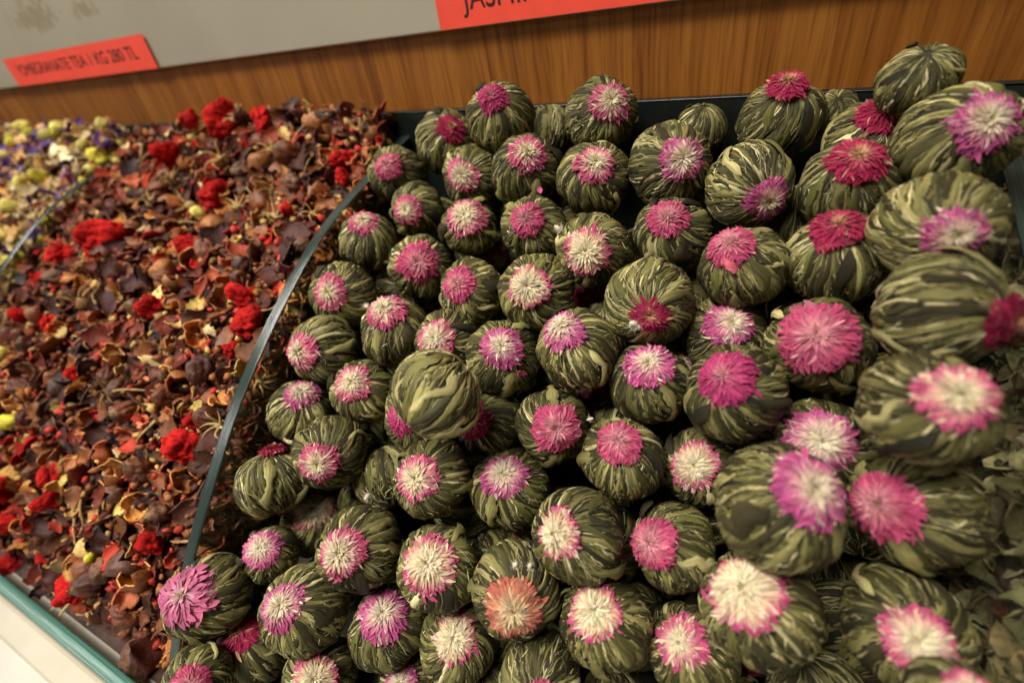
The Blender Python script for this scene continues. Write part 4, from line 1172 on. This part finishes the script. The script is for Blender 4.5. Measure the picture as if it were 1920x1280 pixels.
for i in range(len(B)):
    p = rays[i][None] * tt[:, None]
    below = p[:, 2] < pile(p[:, 0], p[:, 1])
    ds = tt[int(np.argmax(below))] if below.any() else dep0[i]
    ds = np.clip(ds, dep0[i] * 0.8, dep0[i] * 1.25)
    dep[i] = 0.5 * dep0[i] + 0.5 * ds
    if sunk[i]: dep[i] = max(ds * 1.06, dep0[i] * 0.82)
    if loose[i]: dep[i] = dep0[i]
rr_ = pix[:, 2] * SH / F
over = np.array(['overhanging' in b[7] for b in B])
cap = np.full(len(B), 99.0)                              # stay inside the bin: left glass, right glass, back glass
cap = np.where(~over, np.minimum(cap, 17.15 / np.maximum(-rays[:, 0] + rr_, 1e-3)), cap)
cap = np.minimum(cap, np.where(rays[:, 0] + rr_ > 0.01, 6.0 / np.maximum(rays[:, 0] + rr_, 1e-3), 99))
cap = np.minimum(cap, 21.5 / (rays[:, 1] + rr_))
cap = np.minimum(cap, 20.9 / np.maximum(-rays[:, 2] + rr_, 1e-3))
dep = np.minimum(dep, cap)
start = dep.copy()
for it in range(400):                                    # slide balls along their sight lines until they only touch
    P = rays * dep[:, None]; R_ = pix[:, 2] * dep / F * SH
    for i in range(len(B)):
        d = P - P[i]; dist = np.linalg.norm(d, axis=1); dist[i] = 99
        ov = 0.95 * (R_ + R_[i]) - dist
        for j in np.where(ov > 0)[0]:
            if j < i: continue
            s = 0.12 * ov[j]
            a, b_ = (i, j) if dep[i] * (1.04 if sunk[i] else 1) < dep[j] * (1.04 if sunk[j] else 1) else (j, i)
            dep[a] = max(dep[a] - s, start[a] * 0.90); dep[b_] = min(dep[b_] + s, start[b_] * 1.12, cap[b_])
PB = rays * dep[:, None]; RB = pix[:, 2] * dep / F * SH

def make_ball(i, p, R, axis, fl, label, group, g, outers):
    root = link('jasmine_tea_ball', None, label=label, cat='tea ball', group=group)
    q = Vector(axis).to_track_quat('Z', 'Y').to_matrix().to_4x4()
    s = R / 100
    root.matrix_basis = Matrix.Translation(W(p)) @ q @ Matrix.Rotation(g.uniform(0, 6.28), 4, 'Z') @ Matrix.Diagonal((s * g.uniform(0.97, 1.03), s * g.uniform(0.97, 1.03), s * g.uniform(0.94, 1.02), 1))
    w = link('leaf_wrap', WRAPS[i % NW], root, kind='stuff')
    base = g.uniform(0, 6.28)
    for k in range(outers):
        o = link('outer_leaf', OUTER[g.integers(len(OUTER))], root)
        o.rotation_euler = (0, 0, base + k * 2 * math.pi / outers + g.uniform(-.4, .4))
    if fl:
        f1 = link('flower', fl[0], root); link('flower_center', fl[1], f1)
    return root

gb = np.random.default_rng(99)
for i, b in enumerate(B):
    p, R = PB[i], RB[i]
    view = -p / np.linalg.norm(p)
    # picture axes at the ball, perpendicular to the sight line
    rx = CR - view * (CR @ view); rx /= np.linalg.norm(rx)
    dy = np.cross(view, rx); dy = dy if dy @ CD > 0 else -dy
    off = np.array([b[3] - b[0], b[4] - b[1]], float) / b[2]
    rho = np.linalg.norm(off)
    ang = math.asin(min(rho, 1.0) * 0.97) if rho < 1.0 else math.radians(78 + min((rho - 1) * 110, 70))
    ang = min(ang, math.radians(150))
    u = (rx * off[0] + dy * off[1]) / max(rho, 1e-6)
    axis = view * math.cos(ang) + u * math.sin(ang)
    fl = None
    if b[6]:
        fl = flower(i, b[6], float(np.clip(b[5] / b[2] * 0.91, 0.36, 0.95)))
    rb = make_ball(i * 5 + 3, p, R, axis, fl, b[7], 'jasmine tea balls heaped in the bin', gb, 4)
    if loose[i]:                                          # the pale ball on top wears more straw-coloured leaves
        for k in range(9):
            o = link('outer_leaf', OUTER[(2, 3, 10)[k % 3]], rb); o.rotation_euler = (0, 0, k * 0.7 + gb.uniform(-.2, .2)); o.scale = (1.004 + 0.002 * k,) * 3

# ---- balls of the layers beneath, seen only as shaded shapes in the gaps, and those carrying the heap on past the frame
allp = [tuple(p) for p in PB]; allr = list(RB)
gu = np.random.default_rng(55)
made = 0; low = []
UNDERF = [flower(300 + k, ['pc', 'rd', 'vi', 'pk', 'rd'][k], 0.55) for k in range(5)]
for tries in range(13000):
    x, y = gu.uniform(-16.2, 5.0), gu.uniform(0.6, 20.2)
    R = gu.uniform(1.2, 1.5)
    P_ = pile(x, y); gyy = coef[2] + 2 * coef[4] * y; gxx = coef[1] + 2 * coef[3] * x
    n = np.array([-gxx, -gyy, 1.0]); n /= np.linalg.norm(n)
    p = np.array([x, y, P_]) - n * (gu.uniform(1.2, 3.0) if tries < 7000 else gu.uniform(2.5, 6.0))
    if p[2] < -21.3 + R or p[1] > 21.5 - R or p[1] < -0.9 + R or not (-17.2 + R < p[0] < 6.0 - R): continue
    A_ = np.array(allp); d = np.linalg.norm(A_ - p, axis=1)
    if (d < 0.93 * (np.array(allr) + R)).any(): continue
    v = visible(p, 140)
    if v is None: continue
    allp.append(tuple(p)); allr.append(R); made += 1
    ax = n + gu.normal(size=3) * 0.9
    fl = UNDERF[made % 5] if made % 3 == 0 else None
    ro = make_ball(made * 3 + 1, p, R, ax, fl, 'tea ball of the lower layer', 'tea balls of the lower layer', gu, 3)
    low.append((ro, v, 'sunken ball'))
def brief(t):
    t = t.split(',')[0].replace('tea ball', 'ball', 1).split()
    return ' '.join(t[:8])
name_by_landmark(low, [(b[0], b[1], brief(b[7])) for b in B])
print('under balls', made, 'tops', len(B))

# ------------------------------------------------------------------ loose tufts, stalks and petals on the pile
def tuft(i, n=60):
    g = np.random.default_rng(9000 + i); mb = MB()
    V, Fc = ico(2)
    mb.raw(V * [0.35, 0.35, 0.75] * (1 + 0.2 * snoise(V, i, 3))[:, None], Fc, (0.62, 0.56, 0.42))
    for k in range(n):
        d = g.normal(size=3); d[2] = abs(d[2]) * 1.4; d /= np.linalg.norm(d)
        s = np.linspace(0, 1, 4)[:, None]
        pts = np.array([0, 0, -0.3]) + d * s * g.uniform(0.6, 1.1) + g.normal(size=3) * 0.1 * s ** 2
        tube_mesh(mb, pts, 0.045 * (1 - 0.8 * s[:, 0]), np.array([0.74, 0.68, 0.54]) * g.uniform(0.85, 1.1), seg=3)
    return mb.mesh('pale_tuft', M_TUFT, scale=0.01)
def cream_stalk(i):
    g = np.random.default_rng(9100 + i); mb = MB()
    s = np.linspace(0, 1, 10)
    pts = np.stack([(s - .5) * 2.2, 0.25 * np.sin(s * 3), 0.1 * np.sin(s * 5)], 1)
    tube_mesh(mb, pts, 0.12 + 0.18 * np.sin(np.clip(s * 1.1, 0, 1) * 3.0) ** 2, (0.62, 0.52, 0.32), seg=7)
    return mb.mesh('cream_stalk', M_TAN, scale=0.01)
def loose_petal(i):
    return sheet(i, 2400, [(0.60, 0.10, 0.26), (0.62, 0.22, 0.34), (0.5, 0.1, 0.13)], L=(1.8, 2.2), Wd=(0.35, 0.5), curl=(0.5, 1.4), name='loose_petal', mat=M_TAN, ruffle=0.06, thick=0.03)
def front_of(px, py):
    """first ball surface on the sight line"""
    d = ray(px, py); dn = d / np.linalg.norm(d); best = None
    for p, R in zip(PB, RB):
        b = p @ dn; c = p @ p - (R * 1.04) ** 2; q = b * b - c
        if q > 0:
            t = b - math.sqrt(q)
            if best is None or t < best[0]: best = (t, p)
    if best is None: return None
    h = dn * best[0]; n = h - best[1]
    return h, n / np.linalg.norm(n)
TUFTS = [(693, 926, 15, 't', 'white tuft stuck to the half buried tea ball'), (966, 1062, 14, 't', 'left one of two white tufts above the coral flower'),
         (992, 1064, 13, 't', 'right one of two white tufts above the coral flower'), (1103, 786, 9, 't', 'white fleck beside the clumpy deep pink flower'),
         (1052, 432, 14, 't', 'cream tuft at the upper left of the large torn flower'), (1192, 604, 18, 't', 'cream tuft on the small crimson flower'),
         (552, 716, 15, 't', 'cream tuft on the tilted magenta flower by the divider'), (684, 572, 12, 't', 'cream tuft left of the flower with leafy front'),
         (548, 822, 14, 's', 'cream bud wedged between two tea balls by the divider'),
         (1002, 716, 24, 's', 'cream stalk below the violet flower with dangling petal'), (955, 488, 17, 's', 'cream stalk poking up by the white-hearted lilac flower'),
         (722, 488, 12, 's', 'small cream seed right of the ball at the divider edge'), (975, 698, 18, 'p', 'pale lilac petal dangling from the violet flower'),
         (1078, 812, 16, 'p', 'pink petal hanging from the clumpy deep pink flower'), (1370, 498, 18, 'p', 'stray pink petal on the side of a tea ball'),
         (1010, 352, 10, 'p', 'tiny pink petal on a second row tea ball')]
gt = np.random.default_rng(4)
for i, (px, py, hs, k, lab) in enumerate(TUFTS):
    r = front_of(px, py)
    if r is None: continue
    h, n = r; size = hs * (h @ CAMF) / F
    me, nm, cat = {'t': (tuft, 'pale_tuft', 'tuft'), 's': (cream_stalk, 'cream_stalk', 'stalk'), 'p': (loose_petal, 'loose_petal', 'petal')}[k]
    lay(me(i), h, n, size, nm, lab, cat, 'loose scraps on the tea balls', gt, tilt=0.5, lift=0.35 * size)

print('tris', sum(sum(len(p.vertices) - 2 for p in m.polygons) for m in bpy.data.meshes if m.users), 'objs', len(bpy.data.objects))
